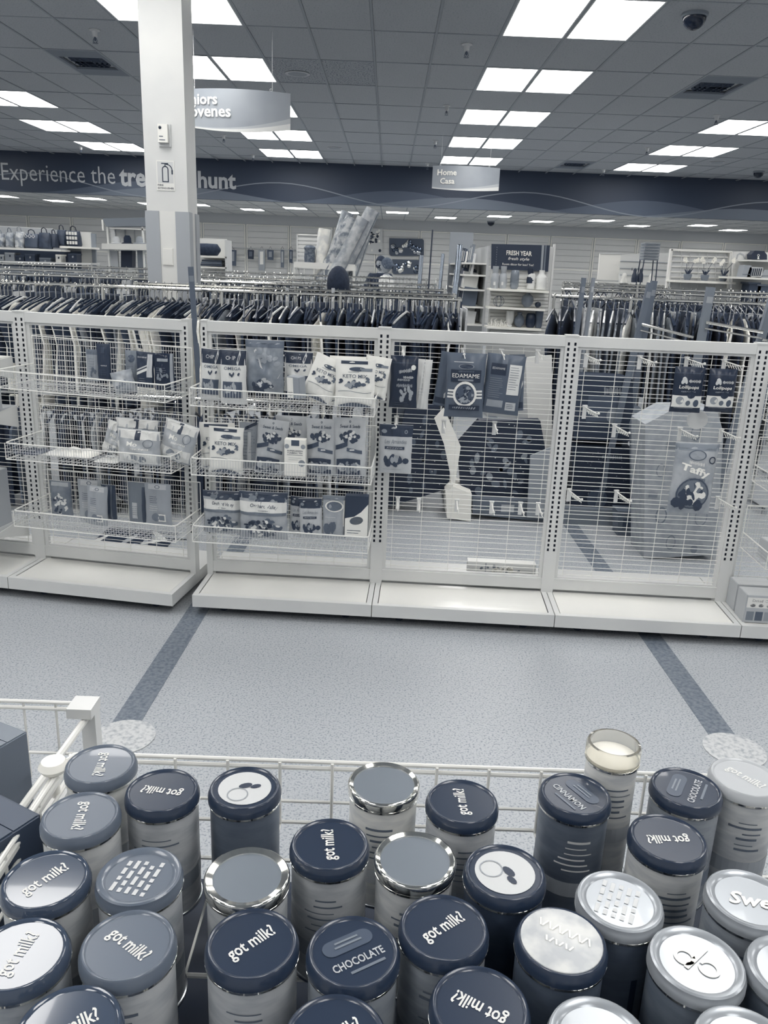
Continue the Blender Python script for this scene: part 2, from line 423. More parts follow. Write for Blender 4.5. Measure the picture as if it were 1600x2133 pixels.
t = thing('extinguisher_sign', 'small white fire extinguisher sign on the column face', 'sign', (p.x, CY, p.z))
MB().box(-.07, -.004, -.11, .07, 0, .11).build('sign_plate', flat(.9, .4), t)
MB().box(-.062, -.005, -.055, .062, -.004, .102).build('sign_field', flat(.8, .4), t)
m = MB(); 
for (V, Fc) in (rect(-.026, -.04, -.018, .045, 1, 1), rect(.018, -.04, .026, .045, 1, 1), rect(-.026, -.048, .026, -.04, 1, 1), ring(0, .045, .018, .026, 10, 0, PI), rect(-.004, .066, .004, .085, 1, 1), rect(-.03, .084, .025, .092, 1, 1), ring(.012, .04, .038, .045, 10, 0, PI/2*1.1), rect(.048, .01, .06, .042, 1, 1)):
    m.add([(x, -.0058, z) for x, z in V], Fc)
m.build('extinguisher_symbol', flat(.1), t)
m = MB()
for s_, zz, wd in (('FIRE', -.07, .045), ('EXTINGUISHER', -.092, .125)):
    V, Fc = text_fit(s_, wd, .014, .02); m.add([(x-(.0625-wd/2), -.0048, z+zz) for x, z in V], Fc)
m.build('lettering', flat(.08), t)
p = at_y(351, 535, CY)
t = thing('wall_plate', 'blank white cover plate low on the column', 'cover plate', (p.x, CY-.005, p.z))
MB().box(-.04, -.008, -.065, .04, 0, .065).build('plate', flat(.93, .4), t); MB().box(-.036, -.011, -.061, .036, -.008, .061).build('plate_face', flat(.9, .4), t)

# ---------------------------------------------------------------- hanging signs
def hang_sign(name, lab, pts, Y, lines, tx0, bold=.02, full=None):
    (xl, yt), (xr, _), ybl, ybm = pts
    p0 = at_y(xl, yt, Y); p1 = at_y(xr, yt+(xr-xl)*.042, Y); W = p1.x-p0.x; top = p0.z; hs = top-at_y(xl, ybl, Y).z; hm = top-at_y((xl+xr)/2, ybm, Y).z
    cx = (p0.x+p1.x)/2; t = thing(name, lab, 'sign', (cx, Y, top), group='hanging department signs')
    n = 24; V = []; bow = .12*W
    def yy(x): return -bow*(1-(2*x/W)**2)
    def zb(x): return -(hs+(hm-hs)*(1-(2*x/W)**2))
    m = MB(); v = []
    for k in range(n+1):
        x = -W/2+W*k/n; v += [(x, yy(x), 0), (x, yy(x), zb(x)), (x, yy(x)+.012, zb(x)), (x, yy(x)+.012, 0)]
    f = []
    for k in range(n):
        a = 4*k
        for q in range(4): f.append((a+q, a+(q+1) % 4, a+4+(q+1) % 4, a+4+q))
    f += [(0, 3, 2, 1), (4*n, 4*n+1, 4*n+2, 4*n+3)]
    m.add(v, f).build('sign_board', mat('sign_grey', .56, .35, v2=.62, scale=1.5), t, smooth=True)
    for (off, v_, d) in ((.30, .7, .003), (.13, .86, .006)):
        m = MB(); v = []
        for k in range(n+1):
            u = k/n; x = -W/2+W*u; zc = zb(x)+abs(hs)*off*(.15+.85*abs(u-.15 if off > .2 else u)**1.6)*1.3
            v += [(x, yy(x)-d, min(zc, -.01)), (x, yy(x)-d, zb(x)-.001)]
        m.add(v, [(2*k, 2*k+1, 2*k+3, 2*k+2) for k in range(n)]).build('sign_swoosh', flat(v_, .4), t)
    for (s_, xc, zc, wd) in lines:
        V, Fc = text_fit(s_, W*wd, None, bold)
        MB().add([(x+W*xc, yy(x+W*xc)-.012, z-zc*hs) for x, z in V], Fc).build('lettering', flat(.98, .5), t)
    m = MB()
    for sx in (-.38, .34):
        m.tube([(sx*W, yy(sx*W)+.006, -.01), (sx*W, yy(sx*W)+.006, CZ-top)], .0025, 4); m.tube([(sx*W-.012+.012*math.cos(k), yy(sx*W), .012+.012*math.sin(k)) for k in range(6)], .003, 4, closed=True)
    m.build('hanger_wires', flat(.8), t)
hang_sign('hanging_sign', 'grey curved hanging sign reading Home Casa with white letters', ((902, 345), (1042, 347), 392, 399), 14.2, (('Home', -.29, .30, .28), ('Casa', -.28, .68, .21)), 0, .02)
hang_sign('hanging_sign', 'grey curved hanging sign for Juniors Jovenes, half behind the column', ((381, 186), (605, 190), 262, 279), 8.9, (('Juniors', -.345, .33, .37), ('Jóvenes', -.255, .66, .44)), 0)
# ---------------------------------------------------------------- wire gondolas
FX, FY, FA, UW = -1.858, 4.1606, -.0477, .9251
fu = Vector((math.cos(FA), math.sin(FA), 0)); fn = Vector((math.sin(FA), -math.cos(FA), 0))
FO = Vector((FX, FY, 0))
def frame(k):      # two straight runs: the left pair of units is turned a little
    global FO, fu, fn, FA
    FA = (-.0477, -.165)[k]; FO = Vector(((FX, FY, 0), (-1.908, 4.26, 0))[k])
    fu = Vector((math.cos(FA), math.sin(FA), 0)); fn = Vector((math.sin(FA), -math.cos(FA), 0))
def fpt(u, d, z): return FO+fu*u+fn*d+Vector((0, 0, z))
def at_f(px, py, d):      # -> (u, z) on the plane d metres in front of the gondola panels
    r = ray(px, py); o = FO+fn*d; t = (o-CAM).dot(fn)/r.dot(fn); p = CAM+r*t
    return (p-FO).dot(fu), p.z
ZT = 1.4691
def slots(z0, z1):
    z = z0
    while z < z1: yield z; z += .0262
SL = list(slots(.35, ZT-.03))
pm = MB(); pw_ = .032
pm.box(0, .0, .1, .0105, .003, ZT); pm.box(.0215, 0, .1, pw_, .003, ZT); pm.box(.0105, 0, .1, .0215, .003, SL[0]-.0131)
for z in SL: pm.box(.0105, 0, z-.0131, .0215, .003, z-.0131+.0105)
pm.box(.0105, 0, SL[-1]+.0131, .0215, .003, ZT)
pm.box(0, .012, .1, pw_, .055, ZT); pm.box(0, .003, .1, .004, .012, ZT); pm.box(pw_-.004, .003, .1, pw_, .012, ZT)
pm.box(-.001, -.003, ZT-.003, pw_+.001, .056, ZT+.004)
post_me = pm.mesh('upright_post', WHITE)
sb = MB().box(.004, .009, .3, pw_-.004, .0119, ZT-.02).mesh('slot_lining', DARKSLOT)
rail_me = MB().box(pw_, .002, ZT-.052, UW-pw_, .05, ZT-.002).mesh('top_rail', WHITE)
kick_me = MB().box(pw_, .004, .13, UW-pw_, .03, .19).box(pw_, .002, .186, UW-pw_, .034, .192).mesh('kick_rail', WHITE)
dk = MB()
B0 = -.306; brd = .028
dk.box(.002, B0, .05, UW-.002, B0+.004, .1146); dk.box(.002, B0+.004, .05, .006, .055, .1146); dk.box(UW-.006, B0+.004, .05, UW-.002, .055, .1146)
dk.box(.006, B0+.004, .110, brd, .055, .1146); dk.box(UW-brd, B0+.004, .110, UW-.006, .055, .1146); dk.box(brd, B0+.004, .110, UW-brd, B0+brd, .1146)
rd = MB(); rd.box(.002, .056, .05, UW-.002, .36, .1146); rd_me = rd.mesh('rear_deck', WHITE)
deck_me = dk.mesh('base_deck', WHITE)
dkp_me = MB().box(brd+.004, B0+brd+.004, .095, UW-brd-.004, .02, .1115).mesh('deck_panel', mat('deck_top', .94, .22, v2=.9, scale=2, lo=.3, hi=.7))
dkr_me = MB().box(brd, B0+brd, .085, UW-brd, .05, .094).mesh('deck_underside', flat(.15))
foot_me = MB().lathe([(.022, 0), (.022, .008), (.008, .012), (.008, .06)], 10).mesh('levelling_foot', flat(.1, .4))
gx0, gx1 = .058, UW-.058
wg = MB(); z = .215; pat = [.0262, .019, .030, .0262, .022, .033]; k = 0
while z < ZT-.06:
    wg.tube([(gx0-.02, .018, z), (gx1+.02, .018, z)], .0018, 4, caps=False); z += pat[k % 6]; k += 1
nv = 5
for i in range(nv+1):
    x = gx0+.02+(gx1-gx0-.04)*i/nv; wg.tube([(x, .0225, .19), (x, .0225, ZT-.05)], .002, 4, caps=False)
grid_me = wg.mesh('wire_grid', WIRE)
pf = MB().box(pw_, .012, .19, .05, .035, ZT-.05); pf.box(UW-.05, .012, .19, UW-pw_, .035, ZT-.05)
pf.box(.05, .013, ZT-.066, UW-.05, .034, ZT-.05); pf.box(.05, .013, .19, UW-.05, .034, .2)
pf_me = pf.mesh('panel_frame', WHITE)
unit_lab = ['white wire gondola unit cut off at the left edge, with solid shelves', 'white wire gondola unit with three sparse wire baskets, left of the full one', 'white wire gondola unit with three baskets packed with snack pouches', 'white wire gondola unit with edamame pouches hung on it', 'white wire gondola unit with lollipop and taffy pouches hung on it', 'white wire gondola unit cut off at the right edge']
units = []
uoff = [(0, 0, 0), (0, 0, 0), (0, 0, 0), (0, 0, 0), (0, 0, 0), (0, 0, 0)]
def make_unit(k):
    du, dd, da = uoff[k]
    o = thing('gondola_shelf_unit', unit_lab[k], 'display rack', fpt((k-1)*UW+du, dd, 0), FA+da, group='row of white wire gondola units')
    link('upright_post', post_me, o); link('upright_post', post_me, o, (UW-pw_, 0, 0))
    for c in list(o.children): link('slot_lining', sb, c)
    link('top_rail', rail_me, o); link('kick_rail', kick_me, o); link('wire_grid', grid_me, o, kind='stuff'); link('panel_frame', pf_me, o)
    d = link('base_deck', deck_me, o); link('deck_underside', dkr_me, d); link('deck_panel', dkp_me, o); link('rear_deck', rd_me, o)
    for x in (.14, UW-.14):
        for y in (-.2, .0): link('levelling_foot', foot_me, o, (x, y, 0))
    units.append(o); return o
for k in range(6):
    frame(1 if k < 2 else 0); make_unit(k)
frame(0)

# wire baskets
BW = .872
def basket_meshes(W, D, hf, hb, rise=0.0):
    r = .0036; w_ = .0012; out = {}
    m = MB(); z1 = hf
    m.tube([(0, 0, hf), (0, -D+.02, hf), (.006, -D+.006, hf), (.02, -D, hf), (W-.02, -D, hf), (W-.006, -D+.006, hf), (W, -D+.02, hf), (W, 0, hf)], r, 6)
    m.tube([(0, 0, hb), (W, 0, hb)], r*.8, 6)
    m.tube([(0, 0, 0), (W, 0, 0)], r*.8, 6)
    m.tube([(0, -.002, 0), (0, -D, 0), (W, -D, 0), (W, -.002, 0)], r*.8, 6)
    m.tube([(.0, -D, 0), (.0, -D, hf)], r*.7, 6); m.tube([(W, -D, 0), (W, -D, hf)], r*.7, 6)
    m.tube([(.0, 0, 0), (.0, 0, hb)], r*.7, 6); m.tube([(W, 0, 0), (W, 0, hb)], r*.7, 6)
    out['basket_rim'] = m
    m = MB(); n = int(W/.0135)
    for i in range(1, n): x = W*i/n; m.tube([(x, -D, 0), (x, -D, hf)], w_, 4, caps=False)
    m.tube([(0, -D-.002, hf*.5), (W, -D-.002, hf*.5)], w_, 4, caps=False)
    out['front_fence'] = m; FF = m
    m = MB()
    for i in range(1, n): x = W*i/n; m.tube([(x, 0, 0), (x, 0, hb)], w_, 4, caps=False) if i % 2 or 1 else None
    m.tube([(0, .003, hb*.5), (W, .003, hb*.5)], w_, 4, caps=False)
    out['back_fence'] = m
    m = MB()
    for i in range(1, n, 2): x = W*i/n; m.tube([(x, 0, .001), (x, -D, .001)], w_, 4, caps=False)
    for i in range(1, 5): y = -D*i/5; m.tube([(0, y, -.002), (W, y, -.002)], w_*1.3, 4, caps=False)
    out['floor_wires'] = m
    m = MB()
    for x in (0, W):
        for i in range(1, 5): z = hf*i/5; m.tube([(x, 0, z), (x, -D, z)], w_, 4, caps=False)
        for i in range(1, 4): y = -D*i/4; m.tube([(x, y, 0), (x, y, hf)], w_*1.2, 4, caps=False)
    out['side_fences'] = m
    return {k_: v.mesh(k_, WIRE if k_ == 'basket_rim' else WIRE2) for k_, v in out.items()}
BD = .325
bms = basket_meshes(BW, BD, .083, .225)
def basket(pl, pr, lab):     # px of the two ends of the front rim
    (u0, z0), (u1, z1) = at_f(*pl, BD+.02), at_f(*pr, BD+.02)
    uc = (u0+u1)/2; zc = (z0+z1)/2-.083; an = math.atan2(z1-z0, u1-u0)
    t = thing('wire_basket', lab, 'wire basket', fpt(uc-BW/2, .02, zc+(z0-z1)/2), FA, group='white wire baskets hooked on the gondola units')
    t.rotation_euler = (0, -an, FA)
    for k_, me in bms.items(): link(k_, me, t, kind=None if k_ == 'basket_rim' else 'stuff')
    return (uc-BW/2, uc+BW/2, zc)
bk = {}
frame(1)
bk['a1'] = basket((-20, 771), (350, 803), 'top wire basket of the sparse unit, holding a dark upright pouch')
bk['a2'] = basket((5, 922), (360, 952), 'middle wire basket of the sparse unit, holding slumped bags')
bk['a3'] = basket((24, 1063), (368, 1097), 'bottom wire basket of the sparse unit, holding hang-tag pouches')
frame(0)
bk['b1'] = basket((392, 808), (783, 832), 'top wire basket of the packed unit, full of white mix bags')
bk['b2'] = basket((396, 954), (775, 975), 'middle wire basket of the packed unit, with a row of seed pouches')
bk['b3'] = basket((399, 1095), (768, 1120), 'bottom wire basket of the packed unit, with wide window pouches')
# ---------------------------------------------------------------- near display: wire tray full of canisters
ZL = 1.105; ZB = ZL-.165
TY = 1.035
m0 = at_y(292, 1585, TY); m1 = at_y(1500, 1592, TY)
TX0, TX1 = -.445, .72
rz_t = at_y(800, 1592, TY).z
tray = thing('wire_tray', 'large white wire tray holding the powder canisters in the foreground', 'wire tray', (0, 0, 0))
m = MB()
for dz in (0, -.011):
    m.tube([(TX0, .30, rz_t+dz), (TX0, TY-.02, rz_t+dz), (TX0+.006, TY-.005, rz_t+dz), (TX0+.02, TY, rz_t+dz), (TX1-.02, TY, rz_t+dz), (TX1, TY-.02, rz_t+dz), (TX1, .30, rz_t+dz)], .0034, 8)
m.build('tray_rim', WIRE, tray, smooth=True)
m = MB(); n = 15
for i in range(n+1):
    x = TX0+(TX1-TX0)*i/n; m.tube([(x, TY-.004, rz_t), (x, TY-.004, ZB)], .0024, 6)
m.tube([(TX0, TY, rz_t-.07), (TX1, TY, rz_t-.07)], .0026, 6); m.tube([(TX0, TY, ZB), (TX1, TY, ZB)], .003, 6)
m.build('front_fence', WIRE, tray, kind='stuff')
m = MB()
for x in (TX0, TX1):
    for z in (rz_t-.035, rz_t-.07, ZB): m.tube([(x, .30, z), (x, TY, z)], .0026, 6)
    for i in range(8): m.tube([(x, .32+i*.1, rz_t), (x, .32+i*.1, ZB)], .0024, 6)
m.build('side_fences', WIRE, tray, kind='stuff')
m = MB()
for i in range(n+1):
    x = TX0+(TX1-TX0)*i/n; m.tube([(x, .3, ZB-.003), (x, TY, ZB-.003)], .002, 4)
for i in range(4): m.tube([(TX0, .36+i*.2, ZB-.007), (TX1, .36+i*.2, ZB-.007)], .003, 6)
m.build('floor_wires', WIRE, tray, kind='stuff')
m = MB()
for x in (TX0+.04, TX1-.04):
    m.box(x-.02, .24, 0, x+.02, .30, ZB+.12); m.box(x-.006, .30, ZB-.05, x+.006, TY-.1, ZB-.01)
m.box(TX0, .1, 0, TX1, .62, .1); 
m.build('support_frame', WHITE, tray)
MB().box(TX0, .12, .84, TX1, 1.0, .86).build('shade_sheet', flat(.12, .6), tray)  # near-black sheet added below the cans for the shade between them
# neighbouring tray at the left with its corner bracket
NX1 = at_y(188, 1466, 1.22).x; nz = at_y(188, 1466, 1.22).z
t = thing('wire_tray', 'white wire tray at the left edge with a square corner bracket', 'wire tray', (0, 0, 0))
m = MB()
for dz in (0, -.012): m.tube([(NX1-.5, 1.22, nz+dz), (NX1, 1.22, nz+dz)], .0035, 8)
m.tube([(NX1-.5, 1.22, nz-.1), (NX1, 1.22, nz-.1)], .003, 6)
m.tube([(NX1-.003, 1.22, nz-.02), (NX1-.02, .55, nz-.02)], .006, 8); m.tube([(NX1-.01, 1.22, nz-.09), (NX1-.03, .55, nz-.09)], .005, 8)
m.build('tray_rim', WIRE, t, smooth=True)
m = MB()
for i in range(9): x = NX1-.5+.055*i; m.tube([(x, 1.22, nz), (x, 1.22, nz-.15)], .0022, 5)
for i in range(13): x = NX1-.5+.04*i; m.tube([(x, .4, nz-.152), (x, 1.22, nz-.152)], .0022, 5)
m.build('fence_wires', WIRE, t, kind='stuff')
MB().box(NX1-.03, 1.19, nz-.012, NX1+.012, 1.235, nz+.006).box(NX1-.012, 1.205, nz-.17, NX1+.012, 1.23, nz-.012).build('corner_bracket', WHITE, t)
MB().box(NX1-.5, .2, 0, NX1-.44, .3, nz-.02).box(NX1-.5, .3, nz-.19, NX1-.44, 1.2, nz-.157).box(NX1-.06, .3, nz-.19, NX1-.04, 1.2, nz-.157).box(NX1-.5, .28, nz-.19, NX1-.04, .31, nz-.157).build('support_frame', WHITE, t)
p = at_z(150, 1546, nz-.03)
m = MB().lathe([(.0, .012), (.016, .009), (.021, 0), (.016, -.008), (.006, -.01), (.006, -.05)], 20); m.build('end_knob', mat('ivory_knob', .99, .35), tray, (TX0-.005, TY-.05, rz_t+.012), smooth=True)
m = MB(); m.tube([(TX0-.005, TY-.05, rz_t-.01), (TX0-.01, .35, rz_t-.03)], .009, 8)
m.build('end_rail', WIRE, tray, smooth=True)
# dark boxes standing in the neighbouring tray
def carton(name, lab, cat, loc, rz, sx, sy, sz, v, decals, ry=0, group=None):
    t = thing(name, lab, cat, loc, rz, group); t.rotation_euler = (ry, 0, rz)
    m = MB(); bv = min(sx, sy)*.04
    m.box(-sx/2+bv, -sy/2, 0, sx/2-bv, sy/2, sz); m.box(-sx/2, -sy/2+bv, 0, -sx/2+bv, sy/2-bv, sz); m.box(sx/2-bv, -sy/2+bv, 0, sx/2, sy/2-bv, sz)
    m.build('carton', flat(v, .45), t)
    m = MB(); m.box(-sx/2+bv, -sy/2+bv, sz, sx/2-bv, -.001, sz+.002); m.box(-sx/2+bv, .001, sz, sx/2-bv, sy/2-bv, sz+.0015); m.build('top_flaps', flat(min(1, v+.06), .45), t)
    for (nm, V, Fc, vv) in decals: MB().add([(x, -sy/2-.001, z) for x, z in V], Fc).build(nm, flat(vv, .5), t)
    return t
def tx(s, w_, h, cx, cz, bold=.015, ang=0, shear=0):
    V, Fc = text_fit(s, w_, h, bold, shear); return place2d(V, cx, cz, ang), Fc
p = at_z(-5, 1490, nz+.03)
carton('snack_carton', 'dark carton in the left tray, farther back', 'carton', (at_z(10, 1500, nz+.03).x-.012, 1.06, nz-.145), -.45, .12, .07, .185, .42, [('panel', *rect(-.04, .03, .045, .1), .62), ('logo', *ring(.03, .135, .006, .011, 16), .75)])
carton('snack_carton', 'very dark carton in the left tray, nearest the camera', 'carton', (at_z(10, 1640, nz+.03).x+.0, .88, nz-.145), -.5, .13, .08, .18, .22, [('panel', *rect(-.04, .06, .045, .13), .4)])

# canisters
CR = .047
LIDD = mat('dark_plastic_lid', .13, .28, coat=.4); LIDM = mat('grey_plastic_lid', .4, .3, coat=.4); LIDL = mat('pale_plastic_lid', .74, .3, coat=.4)
LIDS = mat('smoky_plastic_lid', .27, .12, coat=.6)
FOIL = mat('foil_seal', .5, .42, metal=.35); RIM = mat('tin_rim', .95, .1, metal=1); RIMD = mat('dull_tin_rim', .75, .22, metal=1)
CREAM = mat('cream_disc', .86, .4, v2=.74, scale=30); GLOSS = mat('glossy_silver_lid', .66, .3, metal=.35, coat=.3)
def cyl(V, r, z, aim=-PI/2):     # wrap 2-d decal around the can
    return [(r*math.cos(aim+x/r), r*math.sin(aim+x/r), z+y) for x, y in V]
cans = [
 # px, py, kind, lid, text, ang, body v, label
 (210, 1590, 'cap', LIDM, 'got milk?', -86, .72, 'canister with grey lid reading got milk, rearmost at the left, by the knob'),
 (338, 1645, 'cap', LIDD, 'got milk?', 166, .6, 'canister with near-black got milk lid upside down, rear left'),
 (168, 1697, 'cap', LIDM, 'got milk?', -88, .66, 'canister with grey got milk lid, second from the back at the left'),
 (510, 1640, 'disc', LIDD, None, 20, .34, 'dark canister with a cream round sticker on its lid, rear row'),
 (800, 1628, 'foil', None, None, 0, .74, 'pale canister with shiny tin rim and no lid, rear centre'),
 (963, 1668, 'cap', LIDD, 'got milk?', 88, .6, 'canister with dark got milk lid, right of the rear tin-rimmed one'),
 (1202, 1650, 'logo', LIDD, 'CINNAMON', -62, .36, 'canister with dark lid reading CINNAMON, two black stripes on its side'),
 (1275, 1562, 'clear', None, None, 0, .72, 'narrow tall canister with clear domed top over cream powder'),
 (1430, 1640, 'logo', LIDD, 'CHOCOLATE', 62, .45, 'canister with dark lid reading CHOCOLATE, rear right'),
 (1552, 1618, 'cap', LIDL, 'got milk?', -50, .66, 'canister with pale grey lid at the rear right edge'),
 (687, 1757, 'cap', LIDD, 'got milk?', 101, .6, 'canister with dark got milk lid reading upwards, middle of the second row'),
 (865, 1785, 'foil', None, None, 0, .66, 'canister with shiny tin rim and grey seal, middle of the tray'),
 (515, 1823, 'foil2', None, None, 0, .6, 'large open-rimmed canister with plain grey seal, left of centre'),
 (1052, 1815, 'disc', LIDD, None, -60, .2, 'dark canister with cream sticker and dark blot on the lid, middle'),
 (1392, 1745, 'cap', LIDD, 'got milk?', 180, .68, 'canister with dark got milk lid upside down, second row at the right'),
 (95, 1830, 'cap', LIDS, 'got milk?', 52, .62, 'canister with glossy smoky lid glaring at the left edge, third row'),
 (290, 1823, 'lines', LIDM, 'Protein powder', 77, .58, 'canister with grey lid printed with several small text lines'),
 (1290, 1880, 'lines', GLOSS, 'Nutrition drink', 62, .3, 'silver-lidded canister with rows of small print, right of centre'),
 (1568, 1880, 'word', GLOSS, 'Swe', -12, .45, 'silver-lidded canister with raised script cut off at the right edge'),
 (40, 1985, 'cap', LIDS, 'got milk?', 85, .5, 'canister with very shiny lid at the left edge, fourth row'),
 (260, 1975, 'cap', LIDM, 'got milk?', -38, .62, 'canister with grey got milk lid slanting down, front left'),
 (525, 1960, 'cap', LIDD, 'got milk?', 40, .6, 'canister with slate got milk lid slanting up, front centre-left'),
 (735, 1985, 'logo', LIDD, 'CHOCOLATE', 31, .45, 'canister with black CHOCOLATE lid and pill-shaped logo, front centre'),
 (925, 1930, 'cap', LIDD, 'got milk?', 36, .45, 'canister with black got milk lid slanting up, front centre-right'),
 (1175, 1955, 'cream', CREAM, 'CREAMY WHEY', -33, .3, 'canister with big cream-coloured embossed lid, front right'),
 (1458, 2010, 'mark', GLOSS, 'P', -25, .4, 'silver-lidded canister with one raised loop mark, front right'),
 (1000, 2095, 'cap', LIDD, 'got milk?', 146, .5, 'canister with dark upside-down got milk lid at the bottom edge'),
 (150, 2130, 'cap', LIDS, 'got milk?', 38, .55, 'canister with glossy lid at the bottom left corner'),
 (700, 2155, 'cap', LIDD, 'got milk?', 40, .5, 'canister with dark lid barely showing at the bottom centre'),
 (1250, 2165, 'word', GLOSS, None, 20, .35, 'silver-lidded canister cut off at the bottom right'),
 (1650, 2010, 'word', GLOSS, None, 0, .4, 'canister showing only its pale rim at the right edge'),
 (1550, 2170, 'word', GLOSS, None, 10, .4, 'silver-lidded canister in the bottom right corner'),
]
P = []
for c in cans:
    p = at_z(c[0], c[1], ZL+(.03 if c[2] == 'clear' else 0)); P.append([p.x, p.y])
for it in range(60):
    for i in range(len(P)):
        for j in range(i):
            dx = P[i][0]-P[j][0]; dy = P[i][1]-P[j][1]; d = math.hypot(dx, dy); mn = 2*CR+.0015-(.009 if 'clear' in (cans[i][2], cans[j][2]) else 0)
            if d < mn:
                e = (mn-d)/2/d; P[i][0] += dx*e; P[i][1] += dy*e; P[j][0] -= dx*e; P[j][1] -= dy*e
def lid_dec(t, V, Fc, z, v, ang=0, nm='lettering', rough=.45, h=.0006):
    V = place2d(V, 0, 0, math.radians(ang))
    MB().add([(x, y, z+h) for x, y in V], Fc).build(nm, flat(v, rough), t)
_cm = {}
def cm(key, f):
    if key not in _cm: _cm[key] = f()
    return _cm[key]
for (px, py, kd, lm, txt, ang, bv, lab), (x, y) in zip(cans, P):
    r = CR if kd != 'clear' else .037
    top = ZL-ZB if kd != 'clear' else ZL+.03-ZB
    bv = min(.95, bv+.16 if bv > .4 else bv+.06)
    t = thing('powder_canister', lab, 'canister', (x, y, ZB), rnd.uniform(-.1, .1), group='powder canisters in the foreground tray')
    hb = top-.014
    rb = r-.0025
    link('can_body', cm(('b', r, hb, bv), lambda: MB().lathe([(rb-.001, 0), (rb, .002), (rb, hb-.001)], 40).mesh('can_body', mat('can_paper_%d' % int(bv*100), bv, .42, v2=bv*.88, scale=18, stretch=(1, 1, 4)), True)), t)
    link('bottom_rim', cm(('r', r), lambda: MB().lathe([(rb+.0002, 0), (rb+.0018, .0005), (rb+.0018, .004), (rb+.0002, .005)], 40).mesh('bottom_rim', RIMD, True)), t)
    link('top_rim', cm(('tr', r, hb), lambda: MB().lathe([(rb, hb-.004), (rb+.0022, hb-.003), (rb+.0026, hb), (rb, hb+.001)], 40).mesh('top_rim', RIM, True)), t)
    # printed side graphics
    dv = .25 if bv > .5 else .68
    sd = abs(hash_ := (px*7+py)) % 97
    q = random.Random(sd)
    if kd == 'clear' or bv > .4:
        m = MB()
        for li in range(6):
            w_ = q.uniform(.022, .05); xo = q.uniform(-.01, .006); zz = hb-.03-li*.0085
            V, Fc = rect(xo-w_/2, zz, xo+w_/2, zz+q.choice((.0014, .0022, .0034)), 8, 1)
            m.add([(p_[0], p_[1], v_[1]) for p_, v_ in zip(cyl([(k[0], 0) for k in V], rb+.0006, 0), V)], Fc)
        m.build('printed_lines', flat(dv+.15, .5), t)
        m = MB(); V, Fc = rect(-rb*PI, hb-.112, rb*PI, hb-.09, 32, 1); m.add(cyl([(a, 0) for a, b in V], rb+.0005, 0), []); m = MB()
        m.add([(p_[0], p_[1], v_[1]) for p_, v_ in zip(cyl([(a, 0) for a, b in V], rb+.0005, 0), V)], Fc).build('label_band', flat(bv-.2 if bv > .5 else bv+.2, .5), t)
    else:
        m = MB()
        for (a, z0, z1) in ((.006, .01, hb-.05), (.024, .01, hb-.06)):
            V, Fc = rect(a, z0, a+.007, z1, 2, 6); m.add([(p_[0], p_[1], v_[1]) for p_, v_ in zip(cyl([(k[0], 0) for k in V], rb+.0006, 0), V)], Fc)
        m.build('label_stripes', flat(.03, .5), t)
    if kd in ('cap', 'logo', 'disc', 'lines', 'word', 'mark', 'cream'):
        zl = hb
        prof = [(r-.002, zl-.0015), (r, zl), (r, zl+.007), (r-.0012, zl+.0085), (r-.002, zl+.0135), (r-.0036, zl+.015), (r-.0056, zl+.0145), (r-.0075, zl+.0125), (0, zl+.0125)]
        if kd in ('word', 'mark', 'lines'): prof[5:] = [(r-.004, zl+.0148), (r-.008, zl+.0142), (r-.0115, zl+.011), (0, zl+.011)]
        lidmat = LIDD if kd == 'cream' else lm
        link('lid', cm(('l', kd in ('word', 'mark', 'lines'), lidmat.name), lambda: MB().lathe(prof, 48).mesh('lid', lidmat, True)), t)
        zt_ = zl+(.011 if kd in ('word', 'mark', 'lines') else .0125)
        if kd == 'cap':
            V, Fc = text_fit(txt, .053, .020, .018); lid_dec(t, V, Fc, zt_, .88, ang)
        elif kd == 'logo':
            V, Fc = text_fit(txt, .056, .0095, .02); lid_dec(t, [(a, b-.011) for a, b in V], Fc, zt_, .72, ang)
            pl = [(sg*.018+.0095*math.cos(sg*(-PI/2)+k*PI/8 if sg > 0 else PI/2+k*PI/8), .012+.0095*math.sin(sg*(-PI/2)+k*PI/8 if sg > 0 else PI/2+k*PI/8)) for sg in (1, -1) for k in range(9)]
            lid_dec(t, pl, [tuple(range(18))], zt_, .3, ang, 'logo_pill')
            for (y0_, w_) in ((.0145, .026), (.0095, .03)):
                V, Fc = rect(-w_/2, y0_, w_/2, y0_+.0022, 1, 1); lid_dec(t, V, Fc, zt_, .5, ang, 'printed_line', h=.0012)
            V, Fc = rect(-.014, -.0235, .024, -.0205, 1, 1); lid_dec(t, V, Fc, zt_, .45, ang, 'printed_line')
        elif kd == 'disc':
            V, Fc = ell(0, 0, .034, .034, 36); lid_dec(t, V, Fc, zt_, .8, 0, 'sticker')
            V, Fc = ell(.002, .004, .009, .005, 12); V2, F2 = ell(.014, -.002, .007, .004, 12)
            lid_dec(t, V+V2, Fc+[tuple(i+len(V) for i in k) for k in F2], zt_, .12, ang, 'printed_bean', h=.0012)
            V, Fc = ring(-.012, -.01, .012, .0135, 24); lid_dec(t, V, Fc, zt_, .62, ang, 'printed_swirl', h=.0012)
        elif kd == 'lines':
            for k_ in range(5):
                xx = -.026
                while xx < .022:
                    w_ = q.uniform(.005, .014); V, Fc = rect(xx, .018-k_*.009, min(xx+w_, .026), .0225-k_*.009, 1, 1); lid_dec(t, V, Fc, zt_, .8, ang, 'printed_word'); xx += w_+.0035
        elif kd in ('word', 'mark'):
